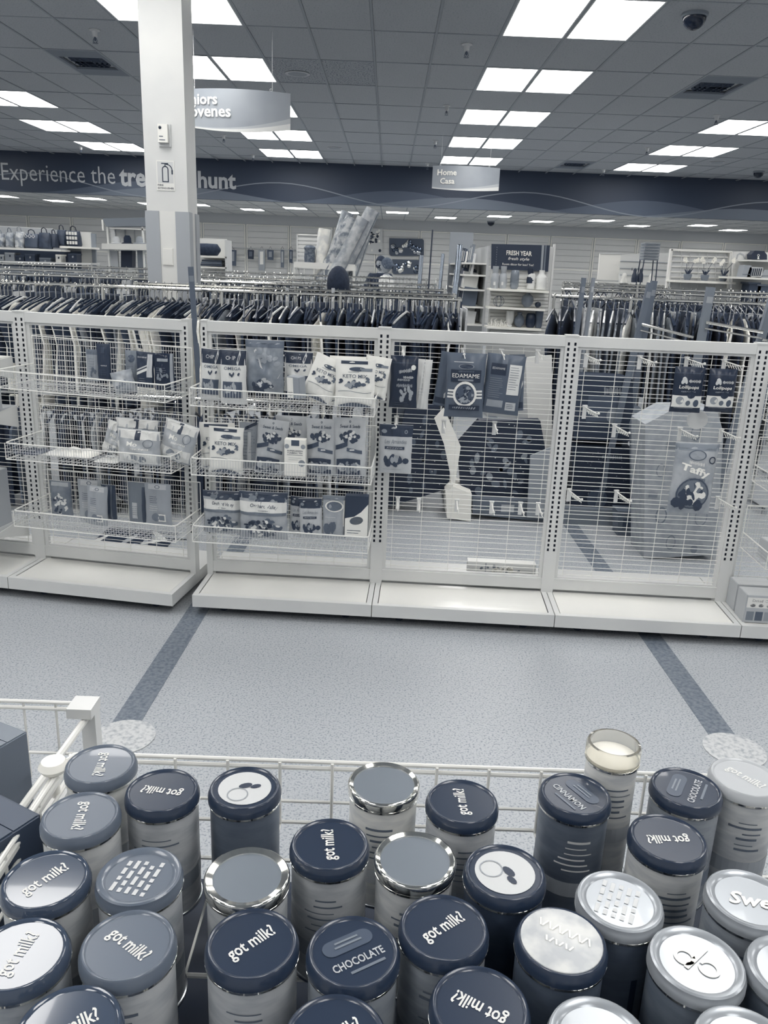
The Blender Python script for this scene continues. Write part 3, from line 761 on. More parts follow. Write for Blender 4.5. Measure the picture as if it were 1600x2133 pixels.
            if kd == 'word' and txt:
                V, Fc = text_fit(txt, .045, .02, .03, .3); lid_dec(t, V, Fc, zt_, .95, ang, h=.001)
            elif kd == 'mark':
                V, Fc = ring(-.012, 0, .007, .0105, 20, .3, 2*PI-.2, 1.0); V2, F2 = ring(.012, -.002, .007, .0105, 20, -PI, PI*.9); V3, F3 = rect(-.004, -.014, .001, .024, 1, 1, -.35)
                a_ = len(V); b2 = a_+len(V2)
                lid_dec(t, V+V2+V3, Fc+[tuple(i+a_ for i in k) for k in F2]+[tuple(i+b2 for i in k) for k in F3], zt_, .97, ang, 'raised_mark', h=.001)
        elif kd == 'cream':
            link('cream_disc', cm('cd', lambda: MB().lathe([(r-.0045, zl+.012), (r-.006, zl+.0152), (r-.009, zl+.0165), (0, zl+.017)], 40).mesh('cream_disc', CREAM, True)), t)
            for r_, (n_, y0_, h_) in enumerate(((11, .004, .010), (6, -.012, .007))):
                for k_ in range(n_):
                    xx = (k_-(n_-1)/2)*.0052; V, Fc = rect(xx-.0009, y0_, xx+.0009, y0_+h_, 1, 1, -.35 if k_ % 2 else .35); lid_dec(t, V, Fc, zl+.0172, .99, ang, 'embossed_stroke')
    elif kd in ('foil', 'foil2'):
        wd = .0065 if kd == 'foil' else .009
        link('tin_rim', cm(('fr', kd), lambda: MB().lathe([(r-.001, hb-.002), (r+.0005, hb+.002), (r+.0005, hb+.010), (r-.001, hb+.0125), (r-.0022, hb+.013), (r-wd, hb+.0105), (r-wd-.0005, hb+.009)], 48).mesh('tin_rim', RIM, True)), t)
        link('foil_seal', cm(('fs', kd), lambda: MB().lathe([(r-wd, hb+.009), (0, hb+.0093)], 48).mesh('foil_seal', FOIL, True)), t)
    else:
        MB().lathe([(r-.003, hb-.002), (r-.003, hb+.004), (0, hb+.006)], 32).build('powder', mat('cream_powder', .99, .8), t, smooth=True)
        MB().lathe([(r, hb-.001), (r, hb+.02), (r-.002, hb+.024), (r-.005, hb+.025), (r-.005, hb+.0235), (r-.0032, hb+.02), (r-.0012, hb-.001)], 32).build('clear_collar', mat('clear_plastic', 1, .06, trans=.9), t, smooth=True)
# ---------------------------------------------------------------- snack pouches
PL = {}
def pouch(px0, py0, px1, py1, d, lab, v, decals=(), tilt=0.0, lean=.0, th=.035, top=None, rough=.35, group=None, cat='snack pouch', name='snack_pouch', metal=0, yaw=0.0, v2=None, taper=.0, wrinkle=.0022, d1=None, sc=None, gusset=True):
    """pillow shaped pouch whose front fills the pixel box, on the plane d in front of the gondola panels"""
    u0, za = at_f(px0, (py0+py1)/2, d); u1, zb = at_f(px1, (py0+py1)/2, d); _, zt_ = at_f((px0+px1)/2, py0, d); _, z0 = at_f((px0+px1)/2, py1, d)
    W = u1-u0; H = zt_-z0; t = thing(name, lab, cat, fpt((u0+u1)/2, d-.0, z0), FA, group)
    t.rotation_euler = (-lean, tilt, FA+yaw)
    q = random.Random(int(px0*13+py0)); ph = [q.uniform(0, 6) for _ in range(4)]
    hw = W/2; fr = th/2
    def front(x, z):
        a = x/hw; b = z/H; a = max(-1, min(1, a)); b = max(0, min(1, b))
        ex = max(0, 1-abs(a)**3.2); bz = (1-b)**.55*1.0 if gusset else (1-(2*b-1)**4)
        if gusset: bz = min(1, (1-b)*1.6)**.7*min(1, .55+b*3)
        w_ = wrinkle*(math.sin(a*5+b*7+ph[0])*math.sin(b*11+ph[1])+.5*math.sin(a*13-b*4+ph[2]))
        return -(fr*ex**.6*bz+.0015)-w_*ex*(1 if b < .93 else 0)
    nx, nz = 22, 28; V = []; Fc = []
    def xw(b): return hw*(1-taper*b)*(1-.035*math.sin(b*PI)+.012*math.sin(b*17+ph[3]))
    for s_ in (1, -1):
        for j in range(nz+1):
            b = j/nz
            for i in range(nx+1):
                a = -1+2*i/nx; x = a*xw(b); y = front(a*hw, b*H); V.append((x, y if s_ > 0 else -y*.8, b*H))
    n = (nx+1)*(nz+1); mi = []
    zc = top[0] if top else 2
    for j in range(nz):
        for i in range(nx):
            a = j*(nx+1)+i; Fc.append((a, a+1, a+nx+2, a+nx+1)); mi.append(1 if (j+.5)/nz > 1-zc else 0)
    for j in range(nz):
        for i in range(nx):
            a = n+j*(nx+1)+i; Fc.append((a+1, a, a+nx+1, a+nx+2)); mi.append(1 if (j+.5)/nz > 1-zc else 0)
    for j in range(nz):
        a = j*(nx+1); b = a+nx; Fc += [(a, a+nx+1, n+a+nx+1, n+a), (b+nx+1, b, n+b, n+b+nx+1)]; mi += [0, 0]
    for i in range(nx):
        Fc += [(i+1, i, n+i, n+i+1), (nz*(nx+1)+i, nz*(nx+1)+i+1, n+nz*(nx+1)+i+1, n+nz*(nx+1)+i)]; mi += [0, 1 if top else 0]
    v = min(.97, v)
    bm_ = mat('film_%02d_%02d_%d%s' % (int(v*100), int((v2 or 0)*100), int(rough*100), '_m' if metal else ''), v, rough, metal=metal, v2=v2, scale=9 if v2 is not None else 20, lo=.4, hi=.62)
    m = MB(); m.v = V; m.f = Fc; m.m = [0 if not top else k for k in mi]
    b_ = m.build('pouch_body', [bm_, flat(top[1], .35)] if top else bm_, t, smooth=True)
    if top: m2 = MB().box(-hw*.92, front(0, H*.97)-.003, H*.975, hw*.92, front(0, H)+.001, H*.985); m2.build('top_seal', flat(max(0, top[1]-.05), .35), t)
    off = {}
    for (nm, V2, F2, vv) in decals:      # decal coordinates: x in -1..1 of half width, z in 0..1 of height
        k = off.get('n', 0); off['n'] = k+1
        pts = []
        for x, z in V2:
            zz = z*H; pts.append((x*xw(z), front(x*hw, zz)-.0011-.0004*k, zz))
        MB().add(pts, F2).build(nm, flat(vv, .4), t)
    return t
# decal helpers in pouch space (x -1..1, z 0..1)
def dt(s, w_, h_, cx, cz, v, bold=.015, ang=0, shear=0, nm='lettering'):
    V, Fc = text_fit(s, w_, h_, bold, shear)
    # refine long triangles by nothing: letters are small against the curvature
    return (nm, place2d(V, cx, cz, ang), Fc, v)
def dr(x0, z0, x1, z1, v, ang=0, nm='printed_panel', nx=12, nz=8): return (nm, *rect(x0, z0, x1, z1, nx, nz, ang), v)
def de(cx, cz, rx, rz, v, nm='printed_oval'):
    V, Fc = ring(cx, cz, 0, rx, 20, ry=rz/rx); V2, F2 = ring(cx, cz, rx*.5, rx*.5, 20, ry=rz/rx)
    return (nm, V, Fc, v)
def dro(cx, cz, r0, r1, ry, v, nm='printed_ring'): return (nm, *ring(cx, cz, r0, r1, 24, ry=ry), v)
def db(cx, cz, rx, rz, n, r, v, seed=1, nm='printed_pieces', ks=.32):
    V, Fc = blobs(0, 0, rx, rz/ks, n, r, seed); return (nm, [(cx+x, cz+y*ks) for x, y in V], Fc, v)
def dl(w_, h_, cx, cz, v, bold=0, ang=0, shear=0):      # small print too blurred to read: short strokes in a row
    q = random.Random(int(cx*100+cz*1000)); V = []; Fc = []; x = -w_/2
    while x < w_/2:
        bw = w_*q.uniform(.03, .09); hh = h_*q.uniform(.55, 1); v_, f_ = rect(x, -hh/2, x+bw, hh/2, 1, 1, .25); o = len(V); V += v_; Fc += [tuple(i+o for i in t) for t in f_]; x += bw+w_*.035
    return ('printed_strokes', place2d(V, cx, cz, ang), Fc, v)
def lines(x0, x1, z0, dz, n, v, h=.008, nm='printed_lines', seed=3):
    q = random.Random(seed); V = []; Fc = []
    for k in range(n):
        v_, f_ = rect(x0, z0-k*dz, x0+(x1-x0)*q.uniform(.7, 1), z0-k*dz+h, 4, 1); o = len(V); V += v_; Fc += [tuple(i+o for i in t) for t in f_]
    return (nm, V, Fc, v)

# --- sparse unit, top basket
gA, gB, gC = 'pouches in the sparse unit', 'bags in the packed unit', 'pouches hung on the hook units'
frame(1)
pouch(181, 728, 206, 793, .14, 'slim pale grey tube pouch left of the tall dark pouch', .6, [dr(-.9, .84, .9, 1, .42), lines(-.6, .6, .7, .08, 6, .4), db(0, .3, .6, .12, 8, .2, .4, 3)], group=gA, th=.02)
pouch(203, 716, 231, 793, .16, 'tall slim dark pouch standing upright in the sparse top basket', .14, [dl(.9, .03, .1, .42, .8), dr(-.3, .75, .3, .92, .25), lines(-.7, .7, .3, .06, 3, .3)], group=gA, th=.03)
pouch(240, 772, 286, 818, .18, 'pale crumpled pouch lying low in the sparse top basket', .72, [db(0, .5, .7, .3, 10, .2, .5, 5), lines(-.6, .6, .3, .1, 2, .4)], group=gA, th=.05, v2=.5, tilt=-.25)
pouch(262, 730, 290, 796, .12, 'grey pouch behind the striped one in the sparse top basket', .5, [de(0, .75, .5, .12, .3), lines(-.6, .6, .5, .08, 4, .35)], group=gA)
pouch(284, 733, 320, 806, .18, 'dark pouch with pale diagonal stripes in the sparse top basket', .15, [dr(-1, .44, .9, .52, .85, .12), dr(-1, .56, .9, .6, .8, .12), dr(.35, .3, .9, .95, .75), lines(-.6, .3, .25, .06, 3, .6), dl(1.0, .05, -.3, .85, .7)], group=gA, tilt=.03)
pouch(322, 736, 364, 812, .18, 'glossy black pouch with reflective print at the right of the sparse top basket', .06, [dr(-.6, .78, .5, .86, .6), db(-.1, .35, .55, .2, 9, .16, .5, 11), lines(-.7, .5, .6, .06, 3, .45), dr(.7, 0, .97, 1, .6)], group=gA, rough=.18, tilt=-.02)
# middle basket: slumped bags
def mobag(x0, y0, x1, y1, d, lab, tl, s): return pouch(x0, y0, x1, y1, d, lab, .72, [dr(-1, .74, 1, .99, .88), dr(-.12, .72, .12, .98, .15, nm='dark_tab'), dt('Mo', .5, .12, -.25, .6, .93, .02), dl(.8, .05, .1, .47, .9), dro(.5, .64, .2, .24, .5, .5), dr(-.9, .05, .9, .34, .86), de(-.2, .2, .25, .11, .55), de(.25, .18, .2, .1, .5)], tilt=tl, th=.07, v2=.62, wrinkle=.006, group=gA)
mobag(210, 878, 262, 945, .12, 'grey window bag leaning at the left of the slumped pile', .3, 1)
mobag(243, 872, 330, 942, .14, 'grey window bag at the back of the slumped pile', .02, 2)
mobag(246, 895, 334, 966, .24, 'grey window bag with a white band at the front of the slumped pile', .03, 3)
mobag(328, 876, 398, 958, .18, 'grey window bag tilted to the right of the slumped pile', .26, 4)
def flatbag(x0, x1, yb, d, h, v, lab):
    u0, zz = at_f(x0, yb, d); u1, _ = at_f(x1, yb, d); W = u1-u0
    t = thing('snack_pouch', lab, 'snack pouch', fpt((u0+u1)/2, d-.05, bk['a2'][2]+.006), FA, gA)
    V = []; Fc = []; nx, ny = 14, 8
    for s_ in (1, 0):
        for j in range(ny+1):
            for i in range(nx+1):
                a = -1+2*i/nx; b = -1+2*j/ny; k = (1-abs(a)**3)*(1-abs(b)**3)
                V.append((a*W/2, b*.07, (h*k**.6*(1+.25*math.sin(a*9+b*5)) if s_ else 0)))
    n = (nx+1)*(ny+1)
    for j in range(ny):
        for i in range(nx):
            a = j*(nx+1)+i; Fc.append((a, a+1, a+nx+2, a+nx+1)); Fc.append((n+a+1, n+a, n+a+nx+1, n+a+nx+2))
    m = MB(); m.add(V, Fc).build('pouch_body', mat('film_lying_%d' % int(v*100), v, .35, v2=min(1, v+.12), scale=12), t, smooth=True)
    m = MB()
    for k in range(5): m.box(-W*.3+k*W*.13, -.05, h*1.28, -W*.3+k*W*.13+W*.06, -.03, h*1.3)
    m.build('printed_lines', flat(.5 if v > .5 else .8), t)
    MB().box(-W/2-.004, -.07, 0, -W/2+.002, .07, .003).build('end_seal', flat(min(1, v+.1)), t)
flatbag(95, 190, 945, .2, .028, .86, 'pale pouch lying flat in the middle sparse basket')
flatbag(200, 246, 962, .26, .018, .8, 'small pale pouch lying flat below the slumped pile')
flatbag(30, 82, 948, .22, .012, .15, 'thin dark packet lying flat at the left end of the middle basket')
# bottom basket
pouch(106, 1002, 150, 1072, .1, 'clear glossy bag of small pieces at the left of the bottom basket', .55, [db(.1, .35, .6, .3, 26, .13, .85, 4), db(-.2, .3, .5, .25, 16, .12, .2, 6), dr(-.8, .86, .8, .97, .7)], group=gA, rough=.15, v2=.4)
def hangpack(x0, y0, x1, y1, d, lab, v, tl=0): return pouch(x0, y0, x1, y1, d, lab, v, [dr(-.7, .86, .7, .98, v+.12), dro(0, .92, .14, .2, .2, .4), lines(-.6, .1, .68, .045, 4, .2), lines(-.6, .2, .46, .05, 3, .88), dr(.1, .1, .65, .28, .92, nm='label'), dr(.18, .13, .57, .25, .5), de(-.1, .2, .3, .1, v-.15)], tilt=tl, group=gA)
hangpack(164, 999, 214, 1086, .12, 'pale hang-tag pouch with printed text in the bottom sparse basket, left', .66)
pouch(213, 1010, 242, 1080, .13, 'dark narrow pouch seen edge-on in the bottom sparse basket', .24, [dr(-.3, .0, .0, .97, .5), dr(.4, 0, .6, .97, .45)], group=gA)
pouch(268, 1005, 306, 1086, .13, 'grey pouch half behind the square-labelled one, bottom sparse basket', .5, [dr(-.5, .1, .1, .5, .75), lines(-.5, .3, .4, .05, 5, .3), dr(.6, 0, .95, .9, .3)], group=gA)
hangpack(303, 1007, 357, 1092, .18, 'pale hang-tag pouch at the right of the bottom sparse basket', .62)
hangpack(180, 1012, 222, 1092, .2, 'pale hang-tag pouch with a small square label, bottom sparse basket', .64, .06)

frame(0)
# --- packed unit, top basket
gB1 = 'bags in the packed unit'
def keto(x0, y0, x1, y1, d, lab, tl=0, ribbon=True, yw_=0):
    de_ = [dr(-.72, .9, .62, .965, .2, nm='dark_header')] if ribbon else []
    return pouch(x0, y0, x1, y1, d, lab, .93, de_+[de(.12, .8, .42, .045, .3, nm='brand_oval'), dr(.3, .76, .85, .82, .5), lines(-.35, .35, .735, .03, 1, .4), dt('KETO MIX', 1.25, .075, 0, .655, .33, .005), db(.05, .5, .42, .09, 12, .13, .3, 5), db(-.1, .47, .35, .06, 7, .12, .62, 8), db(.62, .56, .1, .08, 4, .1, .4, 3), db(-.72, .53, .06, .05, 2, .12, .2, 3), ('printed_wave', [(-.85+.17*k, .34+.02*math.sin(k*.6)) for k in range(11)]+[(-.85+.17*k, .33+.02*math.sin(k*.6)) for k in range(11)], [(k, k+1, k+12, k+11) for k in range(10)], .45), ('dark_base_arc', [(-.8+.16*k, .04+.07*math.sin(k*PI/10)) for k in range(11)]+[(-.8+.16*k, .02+.0*k) for k in range(11)], [(k, k+1, k+12, k+11) for k in range(10)], .35)], tilt=tl, th=.045, yaw=yw_, group=gB, rough=.4)
def chip(x0, y0, x1, y1, d, lab, tl=0, txt='CHIP'): return pouch(x0, y0, x1, y1, d, lab, .85, [dr(-1, .72, 1, .99, .1, nm='dark_header'), dt(txt, .75, .07, -.15, .85, .75, .01), dr(.3, .78, .62, .9, .8, .78, nm='diamond'), dr(.38, .81, .54, .87, .15, .78, nm='diamond'), dt('OMEGA', 1.3, .06, 0, .66, .35, .005), db(0, .56, .5, .04, 5, .11, .2, 2), dr(-.75, .12, .75, .42, .3, nm='window'), db(0, .28, .6, .11, 14, .13, .65, 7)], tilt=tl, th=.06, group=gB)
chip(416, 726, 462, 832, .14, 'black-and-white chip bag at the left end of the packed top basket', .05)
chip(459, 728, 514, 840, .2, 'black-topped chip bag reading CHIP, second in the packed top basket', .0)
pouch(512, 708, 592, 818, .17, 'tall crinkled grey gift bag standing above the others in the packed basket', .46, [dr(-1, .86, 1, .99, .38), ('silver_swoosh', [(-.55, .8), (-.42, .84), (.15, .25), (0, .25)], [(0, 3, 2, 1)], .8), db(.2, .62, .6, .12, 14, .14, .58, 4), db(-.1, .16, .5, .12, 14, .16, .2, 5), db(.1, .2, .4, .1, 8, .12, .75, 9), ('gold_swoosh', [(.9, .4), (.95, .45), (.5, .1), (.4, .12)], [(0, 3, 2, 1)], .75)], group=gB, rough=.2, v2=.6, th=.07, wrinkle=.005)
chip(592, 733, 652, 815, .1, 'black chip bag reading CHIPS behind the small carton', 0, 'CHIPS')
keto(624, 738, 690, 832, .22, 'white keto mix bag tilted far over in the packed top basket', .38, False)
keto(686, 742, 762, 838, .13, 'white keto mix bag standing behind the frontmost one, top basket', 0, False)
keto(752, 742, 805, 830, .12, 'white keto mix bag at the right end of the top basket, leaning out', .12, False)
keto(698, 748, 782, 848, .24, 'white keto mix bag at the very front right of the packed top basket', 0, True)
u0, z0 = at_f(594, 828, .28); u1, z1 = at_f(640, 786, .28)
carton('snack_carton', 'small white and grey carton standing in front of the packed top basket bags', 'carton', fpt((u0+u1)/2+.0, .26, z0), FA-.5, .075, .05, z1-z0, .6, [('label', *rect(-.034, .0, .002, (z1-z0)*.98), .93), ('lettering', *tx('DIET', .026, .018, -.016, .02), .3)], ry=.08, group=gB)
# middle basket
keto(418, 880, 492, 975, .12, 'white keto mix bag behind the front one, middle basket', -.02)
keto(434, 889, 506, 985, .2, 'white keto mix bag in front, left of the middle basket', .03)
pouch(500, 880, 538, 975, .11, 'striped grey pouch seen between the keto mix bag and the seed pouch', .6, [lines(-.9, .9, .85, .07, 10, .35), dr(-.4, .9, .9, .97, .12, .1), dr(-.1, .2, .3, .8, .75)], group=gB)
def seeds(x0, y0, x1, y1, d, lab, tl=0, s=5): return pouch(x0, y0, x1, y1, d, lab, .7, [dro(0, .94, .03, .06, .3, .3), dt('Sweet & Seeds', 1.3, .055, 0, .86, .3, .015, 0, .15), db(-.05, .68, .6, .085, 30, .13, .2, s, ks=.3), db(.1, .7, .45, .07, 9, .1, .85, s+3, ks=.3), dr(-.95, .49, -.15, .57, .22, .1), dr(-.2, .42, .8, .48, .32, -.05), dr(.0, .455, .3, .475, .85), ('window', [(-.85+.17*k, .3+.02*math.sin(k*PI/9)) for k in range(10)]+[(-.85+.17*k, .03) for k in range(10)], [(k, k+1, k+11, k+10) for k in range(9)], .2), db(0, .16, .5, .09, 20, .12, .55, s+9, ks=.3)], tilt=tl, th=.06, group=gB, rough=.3, v2=.76)
seeds(528, 873, 592, 985, .15, 'grey seed pouch leaning right, beside the keto mix bags', .1)
seeds(574, 866, 642, 975, .1, 'grey seed pouch behind the white box, middle basket', 0, 8)
seeds(638, 872, 702, 988, .17, 'grey seed pouch second from the right in the middle basket', 0, 12)
seeds(698, 870, 764, 990, .18, 'grey seed pouch at the right end of the middle basket', -.02, 15)
u0, z0 = at_f(591, 992, .28); u1, z1 = at_f(636, 919, .28); w_ = u1-u0; h_ = z1-z0
carton('snack_carton', 'white tea carton with a notched top in front of the seed pouches', 'carton', fpt((u0+u1)/2, .24, z0), FA, w_, .05, h_, .95, [('notch_panel', *rect(-w_*.17, h_*.84, w_*.2, h_*.995), .3), ('printed_circle', *ring(-w_*.38, h_*.82, 0, w_*.11, 16), .6), ('printed_circle', *ring(w_*.38, h_*.82, 0, w_*.11, 16), .6), ('lettering', *tx('SUPERGREEN', w_*.72, .007, 0, h_*.7), .25), ('lettering', *tx('TURMERIC TEA', w_*.72, .007, 0, h_*.64), .25), ('printed_line', *rect(-w_*.37, h_*.58, w_*.37, h_*.59), .2), ('printed_line', *rect(-w_*.3, h_*.5, w_*.3, h_*.507), .55), ('printed_line', *rect(-w_*.3, h_*.45, w_*.15, h_*.457), .55), ('printed_cup', *ring(w_*.32, h_*.36, 0, w_*.16, 16), .55)], group=gB)
# bottom basket
def orchard(x0, y0, x1, y1, d, lab): return pouch(x0, y0, x1, y1, d, lab, .6, [dr(-1, .86, 1, .995, .2, nm='dark_header'), db(.2, .84, .7, .06, 26, .09, .25, 3, ks=.5), db(-.2, .9, .6, .05, 10, .08, .5, 6, ks=.5), dr(-.98, .58, .98, .8, .88, nm='name_band'), dt('Orchard Valley', 1.15, .1, .05, .7, .25, .012, -.02, .2), dl(.4, .022, 0, .615, .4), dr(-.98, .52, .98, .58, .45), db(0, .27, .75, .18, 34, .12, .35, 5, ks=.4), db(.1, .25, .6, .15, 14, .1, .85, 8, ks=.4), db(-.2, .3, .6, .15, 14, .1, .12, 12, ks=.4)], th=.07, group=gB, rough=.2, v2=.7, wrinkle=.004)
orchard(424, 1022, 506, 1108, .16, 'wide window pouch reading Orchard Valley, left of its twin')
orchard(499, 1024, 600, 1120, .22, 'wide window pouch reading Orchard Valley, the front one of the pair')
def ladark(x0, y0, x1, y1, d, lab, tl=0, grp=gB): return pouch(x0, y0, x1, y1, d, lab, .74, [dr(-1, .76, 1, .995, .15, nm='dark_header'), de(-.7, .86, .16, .04, .55), dro(.6, .86, .05, .1, .4, .5), dt('Les Amandes', 1.35, .085, 0, .66, .52, 0, 0, .2), dr(-.65, .5, .55, .56, .15), dl(.95, .022, -.05, .53, .7), db(0, .28, .7, .1, 14, .19, .2, 5, ks=.4), db(.05, .27, .3, .06, 4, .18, .62, 8, ks=.4), lines(-.7, .7, .08, .03, 1, .6)], tilt=tl, th=.045, group=grp, rough=.35)
ladark(601, 1034, 642, 1112, .15, 'dark-topped pouch half hidden by the one in front, bottom basket', .06)
ladark(626, 1038, 674, 1118, .2, 'dark-topped pouch with a black strip and printed pieces, bottom basket', -.05)
pouch(672, 1032, 721, 1120, .2, 'pale glossy pouch with a bright oval logo, bottom basket', .62, [dr(-1, .9, 1, .99, .5), dro(-.0, .76, .68, .8, .16, .95), de(0, .76, .64, .1, .4), lines(-.8, .4, .5, .04, 1, .8), db(-.2, .3, .6, .12, 6, .3, .38, 5, ks=.4), dr(.78, .3, .9, .9, .9)], group=gB, rough=.15, v2=.7)
u0, z0 = at_f(718, 1116, .22); u1, z1 = at_f(768, 1035, .22); w_ = u1-u0; h_ = z1-z0
carton('snack_carton', 'dark carton with a white wedge-shaped front at the right of the bottom basket', 'carton', fpt((u0+u1)/2, .2, z0), FA, w_, .05, h_, .16, [('pale_wedge', [(-w_/2, 0), (w_/2, 0), (w_/2, h_*.82), (w_*.2, h_*.62), (-w_*.1, h_*.5), (-w_/2, h_*.45)], [(0, 1, 2, 3, 4, 5)], .93), ('printed_nut', *ell(0, h_*.4, w_*.3, h_*.1, 14, .2), .4), ('printed_line', *rect(-w_*.4, h_*.14, w_*.2, h_*.16), .4), ('printed_line', *rect(-w_*.4, h_*.08, w_*.1, h_*.1), .5)], group=gB)

# --- hooks and hung pouches
def make_hook():
    t = thing('display_hook', 'x', 'display hook', (0, 0, 0), FA, 'white display hooks on the hook units')
    MB().box(-.010, -.006, -.065, .010, .0, .0).box(-.012, -.009, -.003, .012, .004, .004).build('hook_plate', WHITE, t)
    MB().tube([(.0, -.004, -.006), (.0, -.13, -.016), (0, -.15, -.012)], .0032, 8).build('prong', WIRE, t, smooth=True)
    MB().lathe([(0, -.006), (.005, -.004), (.006, 0), (.005, .004), (0, .006)], 10, (0, -.152, -.012)).build('ball_tip', WIRE, t, smooth=True)
    m = MB()
    for k in range(6): y = -.03-.019*k; m.tube([(0, y, -.014), (.004, y-.006, -.026), (.006, y-.012, -.034)], .0022, 4)
    m.build('stop_teeth', WIRE, t, kind='stuff')
    return t
hook0 = make_hook(); used = False
def hook(px, py, lab, yaw=0.0):
    global used
    u, z = at_f(px, py, 0)
    if not used: h = hook0; used = True
    else: h = dup(hook0)
    h.location = fpt(u, -.010, z); h.rotation_euler = (0, 0, FA+yaw); h['label'] = lab; return h
H3 = [(841, 722, 'hook carrying the black pouch at the top left of the edamame unit'), (965, 727, 'hook carrying the front edamame pouch'), (1045, 729, 'hook carrying the edamame pouch shown from its back'), (1121, 730, 'empty hook at the top right of the edamame unit'),
      (826, 868, 'hook carrying the pale chocolate pouch on the shared post'), (925, 877, 'empty hook in the middle row of the edamame unit, left'), (1031, 880, 'empty hook in the middle row of the edamame unit, right'),
      (829, 1037, 'lowest-row hook nearest the left post of the edamame unit'), (873, 1040, 'second lowest-row hook of the edamame unit'), (952, 1042, 'third lowest-row hook of the edamame unit'), (1025, 1046, 'fourth lowest-row hook of the edamame unit'), (1085, 1048, 'fifth lowest-row hook of the edamame unit'), (1122, 1049, 'lowest-row hook nearest the right post of the edamame unit')]
for (x, y, l) in H3: hook(x, y, l)
H4 = [(1222, 738, 'empty hook at the top left of the lollipop unit'), (1334, 742, 'empty hook second along the top of the lollipop unit'), (1432, 745, 'hook carrying the left lollipop pouch'), (1510, 750, 'hook carrying the right lollipop pouch'),
      (1219, 846, 'empty hook in the second row of the lollipop unit'), (1281, 885, 'lone empty hook in the centre left of the lollipop unit'), (1418, 892, 'hook carrying the taffy pouch'), (1504, 895, 'empty hook to the right of the taffy pouch'),
      (1186, 1020, 'lowest hook at the left post of the lollipop unit'), (1285, 1023, 'second lowest hook of the lollipop unit'), (1497, 1036, 'lowest hook at the right of the lollipop unit')]
for (x, y, l) in H4: hook(x, y, l, .28)
pouch(863, 748, 893, 850, .04, 'pale narrow pouch hanging behind the black one, edamame unit', .85, [dl(.9, .04, 0, .75, .4, 0, 1.4), lines(-.5, .3, .4, .06, 3, .7)], group=gC, taper=-.1, tilt=.05)
pouch(812, 741, 870, 849, .09, 'black pouch with white hand lettering at the top left of the edamame unit', .07, [dr(-1, .86, 1, .88, .2), dl(.9, .075, .1, .72, .7, .01, .05, .3), dl(.75, .05, .35, .6, .75, .02), dl(.9, .05, 0, .55, .65, .01, 0, .2), dl(1.1, .07, .05, .44, .6, .01, .0, .3), db(.1, .28, .6, .12, 18, .11, .62, 3, ks=.45), de(.68, .79, .17, .05, .9), lines(-.6, .6, .1, .04, 2, .3)], group=gC, rough=.3, gusset=False, th=.04)
ladark(789, 884, 859, 984, .1, 'white chocolate pouch with dark top hanging on the post between the units', 0, gC)
pouch(903, 733, 952, 846, .03, 'grey edamame pouch at the back left, mostly hidden', .34, [dr(-.2, .3, .9, .4, .8, .3), dr(-.9, .05, .9, .16, .12), de(.5, .5, .4, .1, .8)], group=gC, tilt=.12)
pouch(1062, 738, 1095, 855, .03, 'grey edamame pouch at the back right, mostly hidden', .34, [dr(-.3, .3, .9, .37, .8, .3), dr(-.9, .05, .9, .16, .12)], group=gC, tilt=-.05)
pouch(928, 735, 1010, 869, .1, 'slate pouch reading EDAMAME hanging at the front', .36, [lines(-.65, .65, .86, .02, 1, .75, .012), dr(-.68, .42, .68, .46, .3), de(0, .8, .36, .035, .2, nm='brand_oval'), dro(0, .8, .36, .4, .1, .6), dr(-.78, .56, .78, .75, .1, nm='name_panel'), dl(.8, .025, 0, .725, .4), dt('EDAMAME', 1.4, .062, 0, .66, .95, 0), dr(-.4, .578, .4, .605, .55), dr(-.9, .41, .9, .44, .88), dr(-.9, .36, .9, .39, .88), dr(-.9, .31, .9, .34, .88), dro(0, .375, .5, .62, .32, .92), de(0, .375, .5, .155, .3), db(0, .375, .42, .125, 40, .07, .6, 5, ks=.32), db(0, .375, .42, .125, 20, .07, .12, 9, ks=.32), dr(-.8, .12, .8, .2, .1, nm='facts_panel'), dl(1.2, .03, 0, .16, .6)], group=gC, th=.05, gusset=False)
pouch(1003, 738, 1084, 862, .08, 'slate edamame pouch hanging back to front with its facts panel showing', .34, [dr(-.75, .66, .05, .85, .1, nm='name_panel'), dt('EDAMAME', .65, .035, -.35, .77, .8, 0), lines(-.75, .05, .6, .035, 10, .5, .01), dr(-.75, .12, .1, .24, .6), dr(.2, .35, .85, .85, .85, nm='facts_panel'), lines(.25, .8, .8, .04, 10, .35, .008), dr(.25, .08, .8, .22, .75, nm='barcode'), lines(.3, .75, .18, .03, 3, .2)], group=gC, tilt=.07, th=.05, gusset=False)
def lolli(x0, y0, x1, y1, d, lab): return pouch(x0, y0, x1, y1, d, lab, .07, [dr(-1, .86, 1, .88, .2), db(-.4, .7, .22, .05, 5, .14, .8, 3, ks=.4), dl(.8, .07, .35, .7, .8, .015, 0, .2), dt('Lollipops', 1.35, .095, 0, .56, .92, .018, 0, .1), dl(1.0, .03, 0, .47, .6), dr(-.98, .12, .98, .38, .9, nm='pale_band'), de(-.5, .27, .26, .09, .6), de(.05, .22, .16, .06, .4), de(.6, .22, .2, .08, .3), ('dark_teardrop', *ell(.2, .4, .28, .08, 14), .1), lines(-.8, .8, .1, .03, 1, .6)], group=gC, rough=.3, th=.04, gusset=False)
lolli(1400, 764, 1464, 859, .1, 'dark pouch reading Lollipops, the left of two')
lolli(1472, 768, 1531, 858, .1, 'dark pouch reading Lollipops, the right of two')
